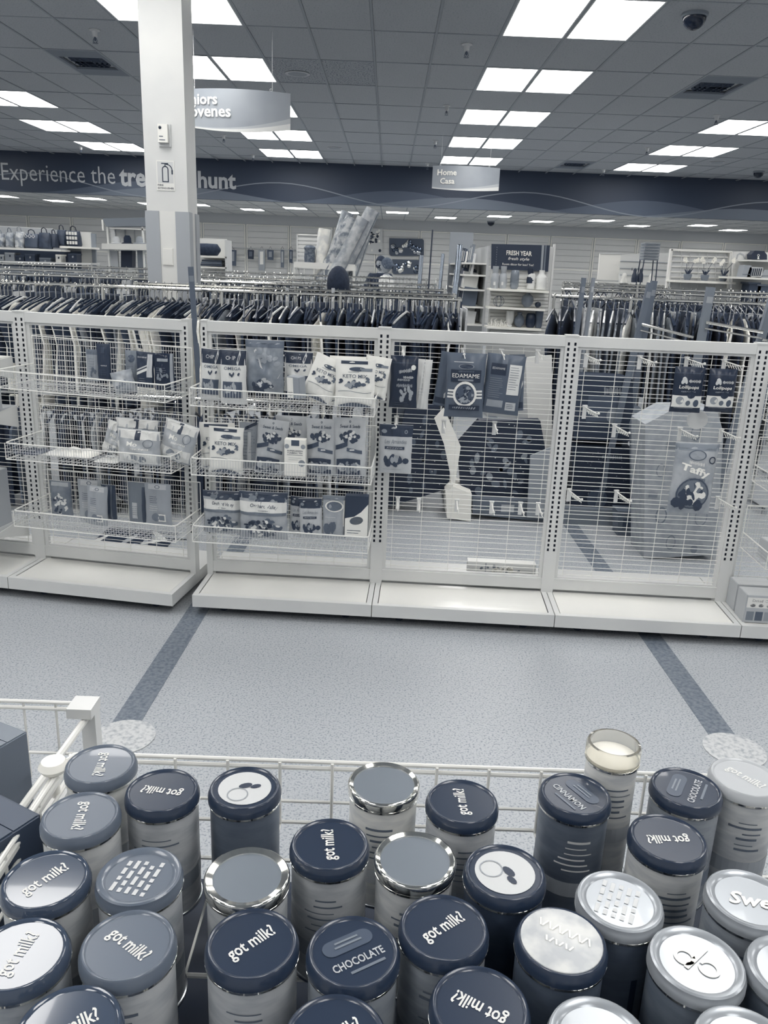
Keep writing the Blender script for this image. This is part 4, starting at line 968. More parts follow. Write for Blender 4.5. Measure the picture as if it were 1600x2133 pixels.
pouch(1398, 922, 1488, 1069, .12, 'silver pouch reading Taffy hanging low in the lollipop unit', .58, [dr(-1, .9, 1, .985, .5), dro(.0, .84, .36, .42, .17, .35), de(0, .84, .36, .06, .6), dl(.7, .05, .0, .73, .88, .01, -.05, .2), dt('Taffy', 1.4, .13, .0, .62, .97, .035, -.08, .1), dl(.8, .05, .1, .5, .4, .01), dro(.0, .3, .7, .78, .29, .3), de(0, .3, .7, .2, .45), db(0, .3, .5, .12, 20, .16, .93, 5, ks=.4), db(-.1, .3, .5, .12, 10, .14, .2, 8, ks=.4), db(-.2, .14, .7, .06, 12, .17, .2, 4, ks=.4), dro(.72, .78, .12, .17, .3, .1)], group=gC, rough=.2, v2=.7, th=.06, taper=.0, gusset=False, metal=0)
# pale round sticker hanging on the grid
u, z = at_f(1459, 878, .05)
t = thing('shelf_talker', 'pale round card hanging between the lollipop and taffy pouches', 'price card', fpt(u, -.0, z), FA)
m = MB(); V, Fc = ell(0, 0, .052, .048, 28); m.prism([V[k] for k in range(28)], -.004, -.002); m.build('card', flat(.82, .5), t); MB().tube([(0, -.003, .048), (0, .018, .065)], .0015, 5).build('card_wire', WIRE, t)
# patterned box lying behind the edamame unit base
u0, z0 = at_f(972, 1198, -.08); u1, z1 = at_f(1118, 1165, -.08)
t = carton('snack_carton', 'spotted flat carton lying at the foot of the edamame unit', 'carton', fpt((u0+u1)/2, -.1, .116), FA, u1-u0, .06, .125, .84, [('printed_spots', *blobs(0, .065, .14, .045, 16, .008, 4), .5), ('foil_script', *blobs(.02, .085, .09, .012, 12, .013, 7), 1.0), ('seam', *rect(-.09, 0, -.083, .12), .6)])
# ---------------------------------------------------------------- garment racks
def garment_mesh(L, wsh, seed, flare=.02):
    q = random.Random(seed); rows = [(.045, .0), (.075, -.012), (wsh*.6, -.05), (wsh, -.095), (wsh+.012, -.16), (wsh*.86, -.3), (wsh*.9+flare*.5, -L*.7), (wsh*.92+flare, -L)]
    m = MB(); cols = [-1, -.45, .15, .6, 1]; V = []
    for s_ in (1, -1):
        for k, (hw, z) in enumerate(rows):
            for c in cols:
                th = (.004+.009*min(1, k/3))*(1-.6*abs(c)) + q.uniform(0, .004)
                V.append((s_*th+q.uniform(-.003, .003), c*hw+q.uniform(-.004, .004), z+(.0 if k else .006*abs(c))))
    n = len(rows)*5; Fc = []
    for k in range(len(rows)-1):
        for c in range(4):
            a = k*5+c; Fc.append((a, a+5, a+6, a+1)); Fc.append((n+a, n+a+1, n+a+6, n+a+5))
        for c in (0, 4):
            a = k*5+c; Fc.append((a, n+a, n+a+5, a+5) if c == 0 else (a, a+5, n+a+5, n+a))
    for c in range(4): Fc += [(c, c+1, n+c+1, n+c), (n-5+c, 2*n-5+c, 2*n-4+c, n-4+c)]
    return m.add(V, Fc)
gvars = [(.62, .20, 1), (.72, .21, 2), (.85, .20, 3), (1.0, .19, 4), (.66, .18, 5), (.78, .22, 6)]
def fabric(v):
    v = round(v, 1); return mat('fabric_%02d' % int(v*100), v, .85, v2=max(0, v-.08) if v > .3 else v+.07, scale=30, bump=.1)
gm_cache = {}
def gmesh(k, v):
    v = round(v, 1)
    if (k, v) not in gm_cache: L, w_, s_ = gvars[k]; gm_cache[(k, v)] = garment_mesh(L, w_, s_).mesh('garment', fabric(v), True)
    return gm_cache[(k, v)]
def hanger_mb(m=None, M=Vector((0, 0, 0)), lo=False):
    m = m or MB(); mx, my, mz = M
    hk = [(0, -.014, .022), (0, 0, .032), (0, .016, .02), (0, .01, -.004), (0, 0, -.02), (0, 0, -.10)]
    m.tube([(mx+a, my+b, mz+c) for a, b, c in hk], .0036, 4, caps=False, mi=1)
    if not lo: m.tube([(mx, my-.2, mz-.165), (mx, my-.1, mz-.12), (mx, my, mz-.085), (mx, my+.1, mz-.12), (mx, my+.2, mz-.165)], .008, 4)
    return m
HOOK = mat('hanger_hook', .9, .2, metal=1)
hgm = {k: hanger_mb().mesh('hanger', [mat('hanger_'+k, v, .3, metal=mt), HOOK]) for k, v, mt in (('dark', .08, 0), ('steel', .8, .8), ('pale', .8, 0))}
def rack(lab, x0, x1, y, z, n_up=3, fin=()):
    t = thing('garment_rack', lab, 'clothes rack', ((x0+x1)/2, y, 0), 0, 'chrome garment racks behind the wire units')
    h = (x1-x0)/2
    m = MB().tube([(-h, 0, z), (h, 0, z)], .014, 8); m.build('hang_bar', CHROME, t, smooth=True)
    m = MB()
    for k in range(n_up):
        x = -h+.02+(2*h-.04)*k/(n_up-1)
        b = MB().tube([(x, .0, .05), (x, .0, z+.02)], .013, 8); b.build('upright', CHROME, t, smooth=True)
        MB().tube([(x, -.28, .04), (x, .28, .04)], .016, 8).lathe([(.02, 0), (.02, .03)], 8, (x, -.26, 0)).lathe([(.02, 0), (.02, .03)], 8, (x, .26, 0)).build('rack_foot', STEEL, t)
    return t
def cls(v): return 'black or navy' if v < .25 else ('mid-grey' if v < .6 else 'pale')
hang_used = 0
def fill(x0, x1, y, z, step, where, dist, rot=(0, .2), vary=.006, ks=(0, 1, 4, 5), dens=None, indiv=True):
    global hang_used
    x = x0; n = 0; hs = MB()
    while x < x1:
        v = dist(x)
        if v is None: x += step; continue
        yy = y+rnd.uniform(-.015, .015); rz_ = rnd.gauss(*rot)
        pq = 800+_f*(x/yy); sp_ = ''
        for lim, nm_ in ((48, 'left of the sparse unit'), (130, 'above the sparse unit end'), (230, 'above the tall dark pouch'), (320, 'just left of the column'), (415, 'in front of the column'), (520, 'above the chip bags'), (610, 'above the tall gift bag'), (700, 'above the tilted keto bag'), (800, 'above the front keto bags'), (900, 'above the black hung pouch'), (1000, 'above the front edamame pouch'), (1190, 'by the endcap shelves'), (1300, 'left of the leaning grey fin'), (1400, 'between the fins'), (1500, 'above the lollipop pouches'), (9999, 'at the right image edge')):
            if pq < lim: sp_ = nm_; break
        o = tag(link('garment', gmesh(rnd.choice(ks), v), None, (x, yy, z-.118-rnd.random()*.03), rz_), '%s garment %s, %s' % (cls(v), sp_, where), 'garment', 'garments '+where)
        o.rotation_euler = (rnd.uniform(-.04, .04), rnd.uniform(-.06, .06), rz_)
        hk = 'dark' if rnd.random() < .85 else ('steel' if rnd.random() < .6 else 'pale')
        if indiv:
            tag(link('clothes_hanger', hgm[hk], None, (x, yy, z-.012), rz_), '%s hanger %s, %s' % ({'dark': 'dark', 'steel': 'shiny steel', 'pale': 'pale'}[hk], sp_, where), 'hanger', 'hangers '+where)
        else: hanger_mb(hs, Vector((x, yy, z-.012)))
        x += step*rnd.uniform(.7, 1.35); n += 1
    if not indiv: o = hs.build('clothes_hangers', [hgm['dark'].materials[0], HOOK]); tag(o, 'dense row of hangers '+where, 'hanger', kind='stuff')
    return n
def pick(*ws):      # (value, weight)
    r_ = rnd.random()*sum(w_ for _, w_ in ws)
    for v, w_ in ws:
        r_ -= w_
        if r_ <= 0: return max(0, v+rnd.uniform(-.04, .04))
    return ws[-1][0]
zR = 1.47
yR = [6.1, 6.6, 7.75, 9.4, 11.6]
zRs = [at_y(500, q_+14, y_).z for q_, y_ in zip((593, 585, 575, 565, 554), yR)]
xr_end = at_y(962, 628, yR[0]).x
names5 = ['on the front long rack', 'on the second long rack', 'on the third long rack', 'on the fourth long rack', 'on the farthest long rack']
colx0, colx1 = cmx-CW/2-.3, cmx+CW/2+.3
for k in range(5):
    y = yR[k]; xl = at_y(-40, 590, y).x
    spans = [(xl, xr_end+.0*k)]
    zR = zRs[k]
    if k == 1: spans = [(at_y(278, 590, y).x, xr_end)]
    rack('long chrome rack %s' % ('nearest to the wire units' if k == 0 else ['', 'second behind the wire units', 'third behind the wire units', 'fourth behind the wire units', 'farthest from the wire units'][k]), spans[0][0], spans[0][1], y, zR, 5)
def d_front(x):
    px = 800+x/yR[0]*_f
    if px < 330: return pick((.06, 5), (.2, 1.5), (.99, 6), (.6, 2))
    if px < 620: return pick((.05, 6), (.15, 1.5), (.99, 3.5), (.6, 1.5))
    return pick((.03, 8), (.15, 1), (.95, 1.6), (.5, 1.2))
xl = at_y(-30, 590, yR[0]).x
zR = zRs[0]
fill(xl, at_y(420, 600, yR[0]).x, yR[0], zR, .036, names5[0], d_front, rot=(-.4, .14))
fill(at_y(420, 600, yR[0]).x, xr_end-.02, yR[0], zR, .034, names5[0], d_front, rot=(-.15, .18))
fill(at_y(285, 590, yR[1]).x, xr_end-.02, yR[1], zRs[1], .058, names5[1], lambda x: pick((.05, 8), (.2, 2), (.8, .4), (.45, .8)), rot=(0, .2), indiv=False)
for k in (2, 3, 4):
    m = MB(); hs = MB(); x = at_y(-40, 560, yR[k]).x; zR = zRs[k]
    while x < xr_end+.3:
        hw = .21; y = yR[k]
        for sg in (1,): m.prism([(x-.011, zR-.75), (x+.011, zR-.75), (x+.009, zR-.15), (x-.009, zR-.15)], y-hw, y+hw, mi=rnd.choice((0, 0, 0, 1, 2)))
        if rnd.random() < .7: hanger_mb(hs, Vector((x, y, zR-.01)), True)
        x += rnd.choice((.04, .045, .05, .12))
    o = m.build('garments', [fabric(.1), fabric(.3), fabric(.8)]); tag(o, 'dense row of dark clothes '+names5[k], 'garment', kind='stuff')
    o = hs.build('clothes_hangers', [hgm['dark'].materials[0], HOOK]); tag(o, 'dense row of hanger hooks '+names5[k], 'hanger', kind='stuff')
# lower tier rack under the front one: short clothes seen through the grids
zlow = .82
rack('low chrome rack under the front long rack', at_y(-30, 800, 5.66).x, at_y(780, 800, 5.66).x, 5.66, zlow, 4)
fill(at_y(-20, 800, 5.66).x, at_y(780, 800, 5.66).x, 5.66, zlow, .075, 'on the low rack', lambda x: pick((.05, 8), (.2, 3), (.75, .8), (.45, 1)), rot=(.2, .3), indiv=False, ks=(0, 4))

# right-hand racks
yA = 6.35; zA = at_y(1340, 624, yA).z; xa0, xa1 = at_y(1150, 615, yA).x, at_y(1640, 640, yA).x
rack('chrome rack at the right behind the lollipop unit', xa0, xa1, yA, zA, 4)
def d_right(x):
    px = 800+x/yA*_f
    if px < 1185: return pick((.04, 6), (.3, 1))
    if px < 1300: return pick((.95, 4), (.6, 4), (.3, 2), (.15, 1))
    if px < 1370: return pick((.95, 4), (.15, 2), (.6, 3))
    if px < 1480: return pick((.04, 6), (.3, 1))
    return pick((.95, 4), (.06, 3), (.6, 2))
fill(xa0+.02, xa1, yA, zA, .048, 'on the right rack', d_right, rot=(-.3, .12), ks=(1, 2, 3, 5))
for k, (py_, y, lab) in enumerate(((612, 7.6, 'second rack at the right'), (604, 9.2, 'third rack at the right'), (598, 10.8, 'farthest rack at the right'))):
    zz = at_y(1400, py_, y).z; x0, x1 = at_y(1170, 600, y).x, at_y(1640, 610, y).x
    rack('chrome %s' % lab, x0, x1, y, zz, 4)
    m = MB(); hs = MB(); x = x0+.05
    while x < x1:
        m.prism([(x-.011, .7), (x+.011, .7), (x+.009, zz-.15), (x-.009, zz-.15)], y-.2, y+.2, mi=rnd.choice((0, 0, 0, 1, 2)))
        if rnd.random() < .8: hanger_mb(hs, Vector((x, y, zz-.01)), False)
        x += rnd.choice((.045, .05, .09))
    tag(m.build('garments', [fabric(.1), fabric(.3), fabric(.8)]), 'dense row of clothes on the '+lab, 'garment', kind='stuff')
    tag(hs.build('clothes_hangers', [hgm['dark'].materials[0], HOOK]), 'dense row of hangers on the '+lab, 'hanger', kind='stuff')
# tall grey size fins standing above the racks
def fin(px, py0, py1, wpx, Y, v, lab, tilt=0, arm=0):
    p = at_y(px, py0, Y); b = at_y(px, py1, Y); wd = wpx/_f*Y
    t = thing('rack_fin', lab, 'rack post', (p.x, Y, 0), 0, 'grey upright fins on the racks'); t.rotation_euler = (0, tilt, .2)
    MB().box(-wd/2, -.012, 0, wd/2, .012, p.z).build('fin_blade', flat(v, .5), t)
    MB().box(-wd*.4, -.014, p.z-.1, wd*.4, -.012, p.z-.06).build('size_label', flat(min(1, v+.15), .5), t)
    if arm: MB().tube([(0, -.02, p.z-arm), (.3, -.2, p.z-arm-.03)], .01, 8).tube([(0, -.02, p.z-arm-.04), (.3, -.2, p.z-arm-.07)], .006, 6).build('waterfall_arm', CHROME, t, smooth=True)
fin(1202, 578, 700, 8, 5.9, .42, 'slim grey fin at the left end of the right racks', .03)
fin(1222, 578, 700, 6, 6.0, .55, 'pale thin post beside the slim grey fin', .03)
fin(1297, 583, 700, 12, 5.7, .42, 'grey fin leaning left of the dark trousers on the right racks', .12, .28)
fin(1334, 583, 700, 12, 5.8, .4, 'grey fin right of its leaning twin on the right racks', .06)
fin(1461, 597, 705, 17, 5.4, .5, 'wide grey fin below the middle orchid', .04, .22)
fin(1545, 600, 705, 17, 5.3, .48, 'wide grey fin leaning right of the right orchid', .14, .3)
fin(1592, 630, 715, 18, 5.1, .45, 'wide grey fin at the right image edge', .1)
fin(418, 556, 660, 11, 5.9, .36, 'dark grey fin standing just right of the column', -.04)
fin(252, 592, 625, 5, 6.4, .7, 'pale clip post on the front rack left of the column', 0)
fin(598, 600, 650, 6, 6.4, .7, 'pale clip post on the front rack in the middle', 0)
fin(694, 600, 650, 6, 6.4, .7, 'pale clip post on the front rack below the black beanie', 0)
SOFTCH = mat('soft_chrome', .5, .25, metal=1)
def post(px, py0, py1, wpx, Y, lab, m_=SOFTCH, lean=0):
    p = at_y(px, py0, Y); r_ = wpx/2/_f*Y
    t = thing('display_post', lab, 'post', (p.x, Y, 0), 0, 'tall posts in the middle of the store'); t.rotation_euler = (0, lean, 0)
    MB().lathe([(r_*4, 0), (r_*4, .01), (r_, .02)], 16).build('post_base', STEEL, t); MB().lathe([(r_, .02), (r_, p.z-.01), (r_*.7, p.z), (0, p.z)], 14).build('post_tube', m_, t, smooth=True)
post(940, 508, 620, 12, 7.6, 'thickest chrome post, right of the two shoppers', SOFTCH, .04)
post(908, 527, 590, 7, 9.0, 'chrome post left of the thickest one', SOFTCH, .04)
post(868, 531, 580, 8, 9.6, 'short chrome post beside the bubble mirrors', SOFTCH, .03)
post(893, 478, 590, 3, 9.3, 'thin black post reaching highest between the chrome ones', flat(.08, .4), .02)

# ---- things seen through the grids on the floor behind
def slab(name, lab, cat, pts, Y, th, v, z0=None, decs=(), group=None, rough=.6, v2=None):
    """flat-sided object whose front outline is given in pixels at depth Y"""
    P3 = [at_y(x, y, Y) for x, y in pts]; cx = sum(p.x for p in P3)/len(P3); zb = min(p.z for p in P3)
    if z0 is not None: dz = z0-zb
    else: dz = 0
    t = thing(name, lab, cat, (cx, Y, zb+dz), 0, group)
    poly = [(p.x-cx, p.z-zb) for p in P3]
    MB().prism(poly, 0, th).build('body', mat('slab_%02d_%s' % (int(v*100), name), v, rough, v2=v2, scale=15) if v2 is not None else flat(v, rough), t)
    H = max(p.z for p in P3)-zb; W = max(p.x for p in P3)-min(p.x for p in P3)
    for k, (nm, V, Fc, vv) in enumerate(decs):
        MB().add([(x*W/2, -.0015-.0006*k, z*H) for x, z in V], Fc).build(nm, flat(vv, .5), t, kind='stuff' if nm in ('dots', 'speckles') else None)
    return t
slab('fabric_throw', 'black throw with grey polka dots behind the edamame unit, right one', 'throw', [(965, 1032), (1138, 1052), (1142, 930), (1128, 850), (1000, 850), (955, 900)], 5.75, .1, .05, .02, [db(0, .5, .85, .42, 26, .075, .4, 5, 'dots', .55), db(0, .5, .85, .42, 7, .08, .55, 11, 'dots', .55), db(0, .5, .9, .45, 22, .014, .8, 8, 'dots', .55)])
slab('fabric_throw', 'black throw with grey polka dots behind the edamame unit, left one', 'throw', [(806, 1060), (935, 1020), (940, 930), (915, 850), (845, 852), (812, 1000)], 5.8, .1, .05, .03, [db(0, .5, .8, .4, 14, .08, .34, 15, 'dots', .55), db(0, .5, .85, .42, 24, .014, .8, 28, 'dots', .55)])
slab('folded_sheet', 'white folded sheet standing on its point between the dotted throws', 'sheet', [(942, 1006), (925, 925), (905, 872), (925, 850), (960, 930), (948, 1006)], 5.63, .03, .95)
slab('display_plinth', 'white low plinth under the folded sheet', 'plinth', [(932, 1062), (982, 1070), (984, 1012), (944, 996), (930, 1010)], 5.62, .35, .97, .0)
slab('display_board', 'slate board standing behind the pale chocolate pouch', 'panel', [(800, 1030), (895, 1030), (905, 850), (805, 848)], 6.0, .03, .4, None)
slab('storage_bin', 'grey low bin at the right foot of the dotted throws', 'bin', [(985, 1062), (1135, 1078), (1135, 1035), (985, 1028)], 5.68, .2, .42, .0, [('bin_label', *rect(-.2, .4, .15, .75), .7)])
slab('pale_card', 'white wedge of cloth hanging at the right behind the edamame unit', 'card', [(1105, 1030), (1150, 1030), (1150, 740), (1095, 745)], 6.05, .03, .88)
slab('pale_card', 'grey wedge leaning at the lower right of the dotted throws', 'card', [(1098, 1078), (1150, 1082), (1152, 930), (1105, 950)], 5.6, .02, .6)
slab('speckled_carton', 'tall black speckled carton behind the lollipop unit', 'carton', [(1190, 1060), (1318, 1072), (1322, 920), (1195, 915)], 5.7, .3, .04, .02, [db(0, .5, .9, .46, 60, .01, .7, 5, 'speckles', .55), de(-.1, .3, .3, .14, .25), dl(.6, .06, .2, .88, .5)])
slab('dark_carton', 'dark carton stacked on the black speckled one', 'carton', [(1195, 915), (1320, 920), (1318, 790), (1198, 782)], 5.75, .3, .14, None, [dr(-.5, .3, .6, .7, .3), dl(.5, .12, .2, .78, .6), de(.3, .4, .2, .12, .5)])
slab('grey_roll', 'grey upright roll between the cartons and the ring-print bag', 'roll', [(1320, 1120), (1345, 1122), (1350, 880), (1330, 860), (1318, 900)], 5.5, .1, .5, .0, v2=.42)
slab('small_carton', 'small dark carton on the floor behind the lollipop unit', 'carton', [(1286, 1128), (1345, 1130), (1345, 1078), (1286, 1076)], 5.4, .15, .4, .0, [dr(-.6, .3, .6, .7, .25)])
slab('storage_bag', 'big pale bag printed with rings behind the taffy pouch', 'storage bag', [(1342, 1160), (1492, 1152), (1508, 900), (1495, 850), (1400, 850), (1345, 880)], 4.95, .3, .6, .0, [dro(-.4, .3, .1, .13, .45, .45), dro(.5, .3, .12, .14, .45, .5), dro(-.55, .6, .08, .1, .45, .48), dro(.1, .85, .09, .11, .45, .45), dro(-.1, .12, .09, .11, .45, .5), de(.45, .08, .08, .03, .5), dr(-.5, .75, -.25, .79, .5), dr(.2, .55, .45, .58, .5), dr(-.75, .42, -.55, .45, .5)], v2=.66)
slab('display_step', 'mid-grey low display step behind the lollipop unit', 'panel', [(1170, 1090), (1290, 1094), (1290, 1062), (1170, 1056)], 5.65, .3, .5, .0)
# dark leaf-print poster lying on the floor
ps = [at_z(*p, .004) for p in ((168, 1150), (330, 1160), (372, 1112), (230, 1098))]
cx = sum(p.x for p in ps)/4; cy = sum(p.y for p in ps)/4
t = thing('floor_poster', 'dark leaf-print mat lying on the floor behind the sparse unit', 'mat', (cx, cy, 0))
MB().add([(p.x-cx, p.y-cy, z) for z in (.001, .008) for p in ps], [(3, 2, 1, 0), (4, 5, 6, 7), (0, 1, 5, 4), (1, 2, 6, 5), (2, 3, 7, 6), (3, 0, 4, 7)]).build('mat_sheet', flat(.1, .4), t)
for k in range(9):
    V, Fc = ell(rnd.uniform(-.3, .3), rnd.uniform(-.12, .12), rnd.uniform(.06, .14), .022, 10, rnd.uniform(0, 3)); MB().add([(x, y, .0086+k*.0003) for x, y in V], Fc).build('leaf_print', flat(rnd.choice((.5, .65, .85)), .5), t)
# ---------------------------------------------------------------- far departments
class Far:
    """a thing whose parts are given by pixel boxes at depth Y"""
    def __init__(s, name, lab, cat, Y, px, pybase, group=None, zbase=None):
        p = at_y(px, pybase, Y); s.Y = Y; s.o = p.copy()
        if zbase is not None: s.o.z = zbase
        s.t = thing(name, lab, cat, (s.o.x, Y, s.o.z), 0, group)
    def q(s, px, py, dy=0): p = at_y(px, py, s.Y+dy); return (p.x-s.o.x, p.z-s.o.z)
    def box(s, name, x0, y0, x1, y1, d0, d1, v, m=None, toz=None, sub=None, rough=.6):
        xm = (x0+x1)/2; ym = (y0+y1)/2
        a = s.q(x0, ym, d0)[0]; b = s.q(x1, ym, d0)[0]; zt = s.q(xm, y0, d0)[1]; zb = s.q(xm, y1, d0)[1] if toz is None else toz-s.o.z
        return MB().box(a, d0, zb, b, d1, zt).build(name, m or flat(v, rough), sub or s.t)
    def quad(s, name, pts, d, v, th=.006): return MB().prism([s.q(x, y, d) for x, y in pts], d, d+th).build(name, flat(v), s.t)
    def dec(s, name, geo, v, d=0):    # geo in pixels
        V, Fc = geo; MB().add([(s.q(x, y, d)[0], d-.002, s.q(x, y, d)[1]) for x, y in V], [tuple(reversed(f)) for f in Fc]).build(name, flat(v), s.t)
    def lathe(s, name, cx, ybot, prof, v, d=0, rough=.4, m=None, n=18):   # profile in pixels (radius, height)
        k = s.Y/_f; x, z = s.q(cx, ybot, d)
        return MB().lathe([(r*k, h*k) for r, h in prof], n, (x, d, z)).build(name, m or flat(v, rough), s.t, smooth=True)
    def text(s, txt, cx, cy, wpx, hpx, v, d=0, bold=.02, shear=0):
        V, Fc = text_fit(txt, wpx, hpx, bold, shear); ang = .042
        P = place2d(V, 0, 0, -ang); MB().add([(s.q(cx+x, cy-y, d)[0], d-.004, s.q(cx+x, cy-y, d)[1]) for x, y in P], Fc).build('lettering', flat(v), s.t)

# --- endcap FRESH YEAR
Y = 10.5
def vase(name, lab, cx, yb, prof, v, d=-.16, rough=.35, extra=None, cat='vase', m=None):
    F = Far(name, lab, cat, Y+d, cx, yb); F.lathe('vase_body', cx, yb, prof, v, 0, rough, m)
    if extra: extra(F)
    return F
E_ = Far('endcap_shelf', 'white endcap shelf unit topped by the FRESH YEAR sign', 'shelf unit', Y, 1080, 640, zbase=0)
E_.box('back_panel', 1020, 512, 1143, 800, .02, .06, .82, toz=.05)
for k in range(18):
    y0 = 575+k*7.2
    E_.box('slat', 1021, y0, 1142, y0+6, .0, .02, .86)
for x in (1018, 1141): E_.box('upright', x, 508, x+3.5, 800, -.01, .05, .85, toz=0)
for (y0, x0, x1) in ((601, 1020, 1144), (639, 1017, 1136), (680, 1014, 1128)):
    E_.quad('shelf', [(x0, y0), (x1, y0+5.5), (x1, y0+9.5), (x0, y0+4)], -.32, .97, th=.32)
E_.box('base', 1016, 800, 1140, 900, -.33, .05, .8, toz=0)
S_ = Far('header_sign', 'navy header sign reading FRESH YEAR fresh style on the endcap', 'sign', Y-.03, 1082, 562)
S_.quad('sign_board', [(1024, 508), (1146, 511), (1142, 566), (1023, 560)], 0, .12)
S_.quad('side_stripe', [(1129, 511), (1134, 511), (1130, 565), (1126, 565)], -.004, .62, .003); S_.quad('side_stripe', [(1136, 511), (1139, 511), (1135, 565), (1132, 565)], -.004, .45, .003)
for k in range(9): S_.quad('stitch', [(1035.2-k*.3, 514+k*5), (1035.9-k*.3, 514+k*5), (1035.9-k*.3, 516.5+k*5), (1035.2-k*.3, 516.5+k*5)], -.004, .6, .003)
S_.text('FRESH YEAR', 1081.5, 527.5, 53, 10, .97, -.004); S_.text('fresh style', 1080.5, 540, 44, 8, .9, -.004, .012, .25); S_.text('Room décor for less? Yes!', 1079, 551, 65, 4.6, .9, -.004, .01)
for (cx, lab) in ((1030, 'grey two-tier glass vase at the left of the endcap top shelf'), (1046.5, 'grey two-tier glass vase, second on the endcap top shelf')):
    vase('vase', lab, cx, 601, [(7, 0), (8, 3), (8.5, 18), (7, 27), (5, 30), (6, 36), (6.3, 43), (5.6, 43), (5, 32), (0, 31)], .66, extra=lambda F: F.box('label', cx-2, 587, cx+2, 594, -.075, -.07, .85))
vase('vase', 'ribbed grey cylinder vase with a bright rim on the endcap top shelf', 1070.5, 602, [(6, 0), (8.5, 4), (8.7, 28), (7.5, 35), (6.5, 36), (5.8, 35), (5.8, 30), (0, 30)], .5, rough=.2)
vase('vase', 'black and white zigzag vase with a dark neck on the endcap top shelf', 1105, 602, [(7.5, 0), (8, 12), (8, 26), (6, 30)], .84, extra=lambda F: (F.lathe('dark_neck', 1105, 573, [(5, 0), (6.5, 8), (6, 13), (0, 13)], .05), F.lathe('pattern_band', 1105, 590, [(8.2, 0), (8.4, 6), (7.8, 12)], .1)))
vase('vase', 'large white ribbed bottle vase at the right of the endcap top shelf', 1126, 603, [(10, 0), (11, 5), (10.5, 22), (8, 27), (5.5, 30), (5.5, 37), (4.5, 37), (4.5, 30), (0, 29)], .84)
F = Far('wire_orb', 'open metal loop ornament on the endcap second shelf', 'ornament', Y-.16, 1038, 639)
k_ = Y/_f
for a in (0, 1.05, 2.1): F_m = MB().tube([(math.cos(a)*.065*math.cos(u), math.sin(a)*.065*math.cos(u), .066+.065*math.sin(u)) for u in [2*PI*i/20 for i in range(20)]], .0035, 5, closed=True); F_m.build('metal_loop', flat(.4, .3), F.t, smooth=True)
vase('vase', 'round flat grey vase on the endcap second shelf', 1097.5, 640, [(5, 0), (11, 7), (12.5, 14), (11, 21), (5, 26), (4, 28), (3, 28), (3, 24), (0, 24)], .45)
vase('decor_ball', 'small black patterned ball on the endcap second shelf', 1120, 641, [(2, 0), (5.5, 3), (6, 6), (5, 10), (0, 12)], .12, cat='ornament')
F = Far('coral_ornament', 'white branching coral ornament on the endcap third shelf', 'ornament', Y-.16, 1036, 680)
for k in range(9):
    x = (k-4)*.028; hh = .03+.045*abs(math.sin(k*1.7)); MB().tube([(x, 0, 0), (x+.01, -.01, hh*.5), (x-.008+.01*(k % 3), .01, hh), (x+.02, 0, hh*1.3)], [.014, .013, .011, .007], 6).build('coral_branch', flat(.92), F.t, smooth=True)
vase('vase', 'tall pale cylinder vase on the endcap third shelf', 1061, 680, [(6, 0), (4.5, 4), (8, 12), (8.2, 31), (7, 31), (6.5, 13), (0, 13)], .84)
vase('vase', 'round reflective glass bottle on the endcap third shelf', 1080.5, 681, [(5, 0), (10, 6), (11, 12), (8.5, 20), (4, 25), (5.5, 29), (4.5, 29), (0, 25)], .42, rough=.08)
vase('vase', 'dark rounded vase on the endcap third shelf', 1104, 682, [(7, 0), (9.5, 5), (10, 16), (9, 25), (7, 28), (0, 28)], .1)
vase('vase', 'slate tapered vase at the right of the endcap third shelf', 1121, 683, [(6, 0), (7, 4), (8.5, 33), (7.5, 33), (0, 30)], .36)

# --- side shelf with books and frames left of the endcap
X1 = at_y(1016, 600, Y).x; X0 = X1-.33
t = thing('book_shelf', 'grey side shelf unit with books and frames left of the endcap', 'shelf unit', (X1, Y, 0), 0)
MB().box(-.03, .05, 0, .0, 2.3, at_y(1016, 512, Y).z).build('back_panel', flat(.78), t)
zs = [at_y(1013, q_, Y).z for q_ in (548, 573, 604, 640, 677)]
for z in zs: MB().box(-.33, .06, z-.02, -.03, 2.25, z).build('shelf', flat(.92), t)
MB().box(-.35, 2.25, 0, 0, 2.28, zs[0]+.45).build('end_panel', flat(.6), t)
MB().box(-.33, .06, 0, -.03, 2.25, .12).build('base', flat(.8), t)
bn = 0
for si, z in enumerate(zs):
    y = Y+.1
    while y < Y+2.1:
        wd = rnd.uniform(.05, .16); h_ = rnd.uniform(.15, .27); v = rnd.choice((.15, .25, .5, .8, .35, .9)); y += wd+rnd.choice((.01, .02, .12, .2))
        o = thing('picture_frame' if si < 2 else 'book', '%s %s on shelf %s of the side unit, %s from the front' % (('dark', 'grey', 'pale')[0 if v < .3 else (1 if v < .7 else 2)], 'picture frame' if si < 2 else 'book', ('one', 'two', 'three', 'four', 'five')[si], '%d cm' % round((y-Y)*100)), 'frame' if si < 2 else 'book', (X1-.2, y, z), 0, 'books and frames on the side shelf')
        o.rotation_euler = (0, .12, 0)
        MB().box(-.015 if si < 2 else -.1, -wd/2, 0, .015 if si < 2 else .08, wd/2, h_).build('cover', flat(v), o)
        MB().box(-.018 if si < 2 else -.095, -wd*.32, h_*.15, -.015 if si < 2 else .082, wd*.32, h_*.85 if si < 2 else h_-.01).build('picture' if si < 2 else 'pages', flat(.85 if v < .6 else .4), o)
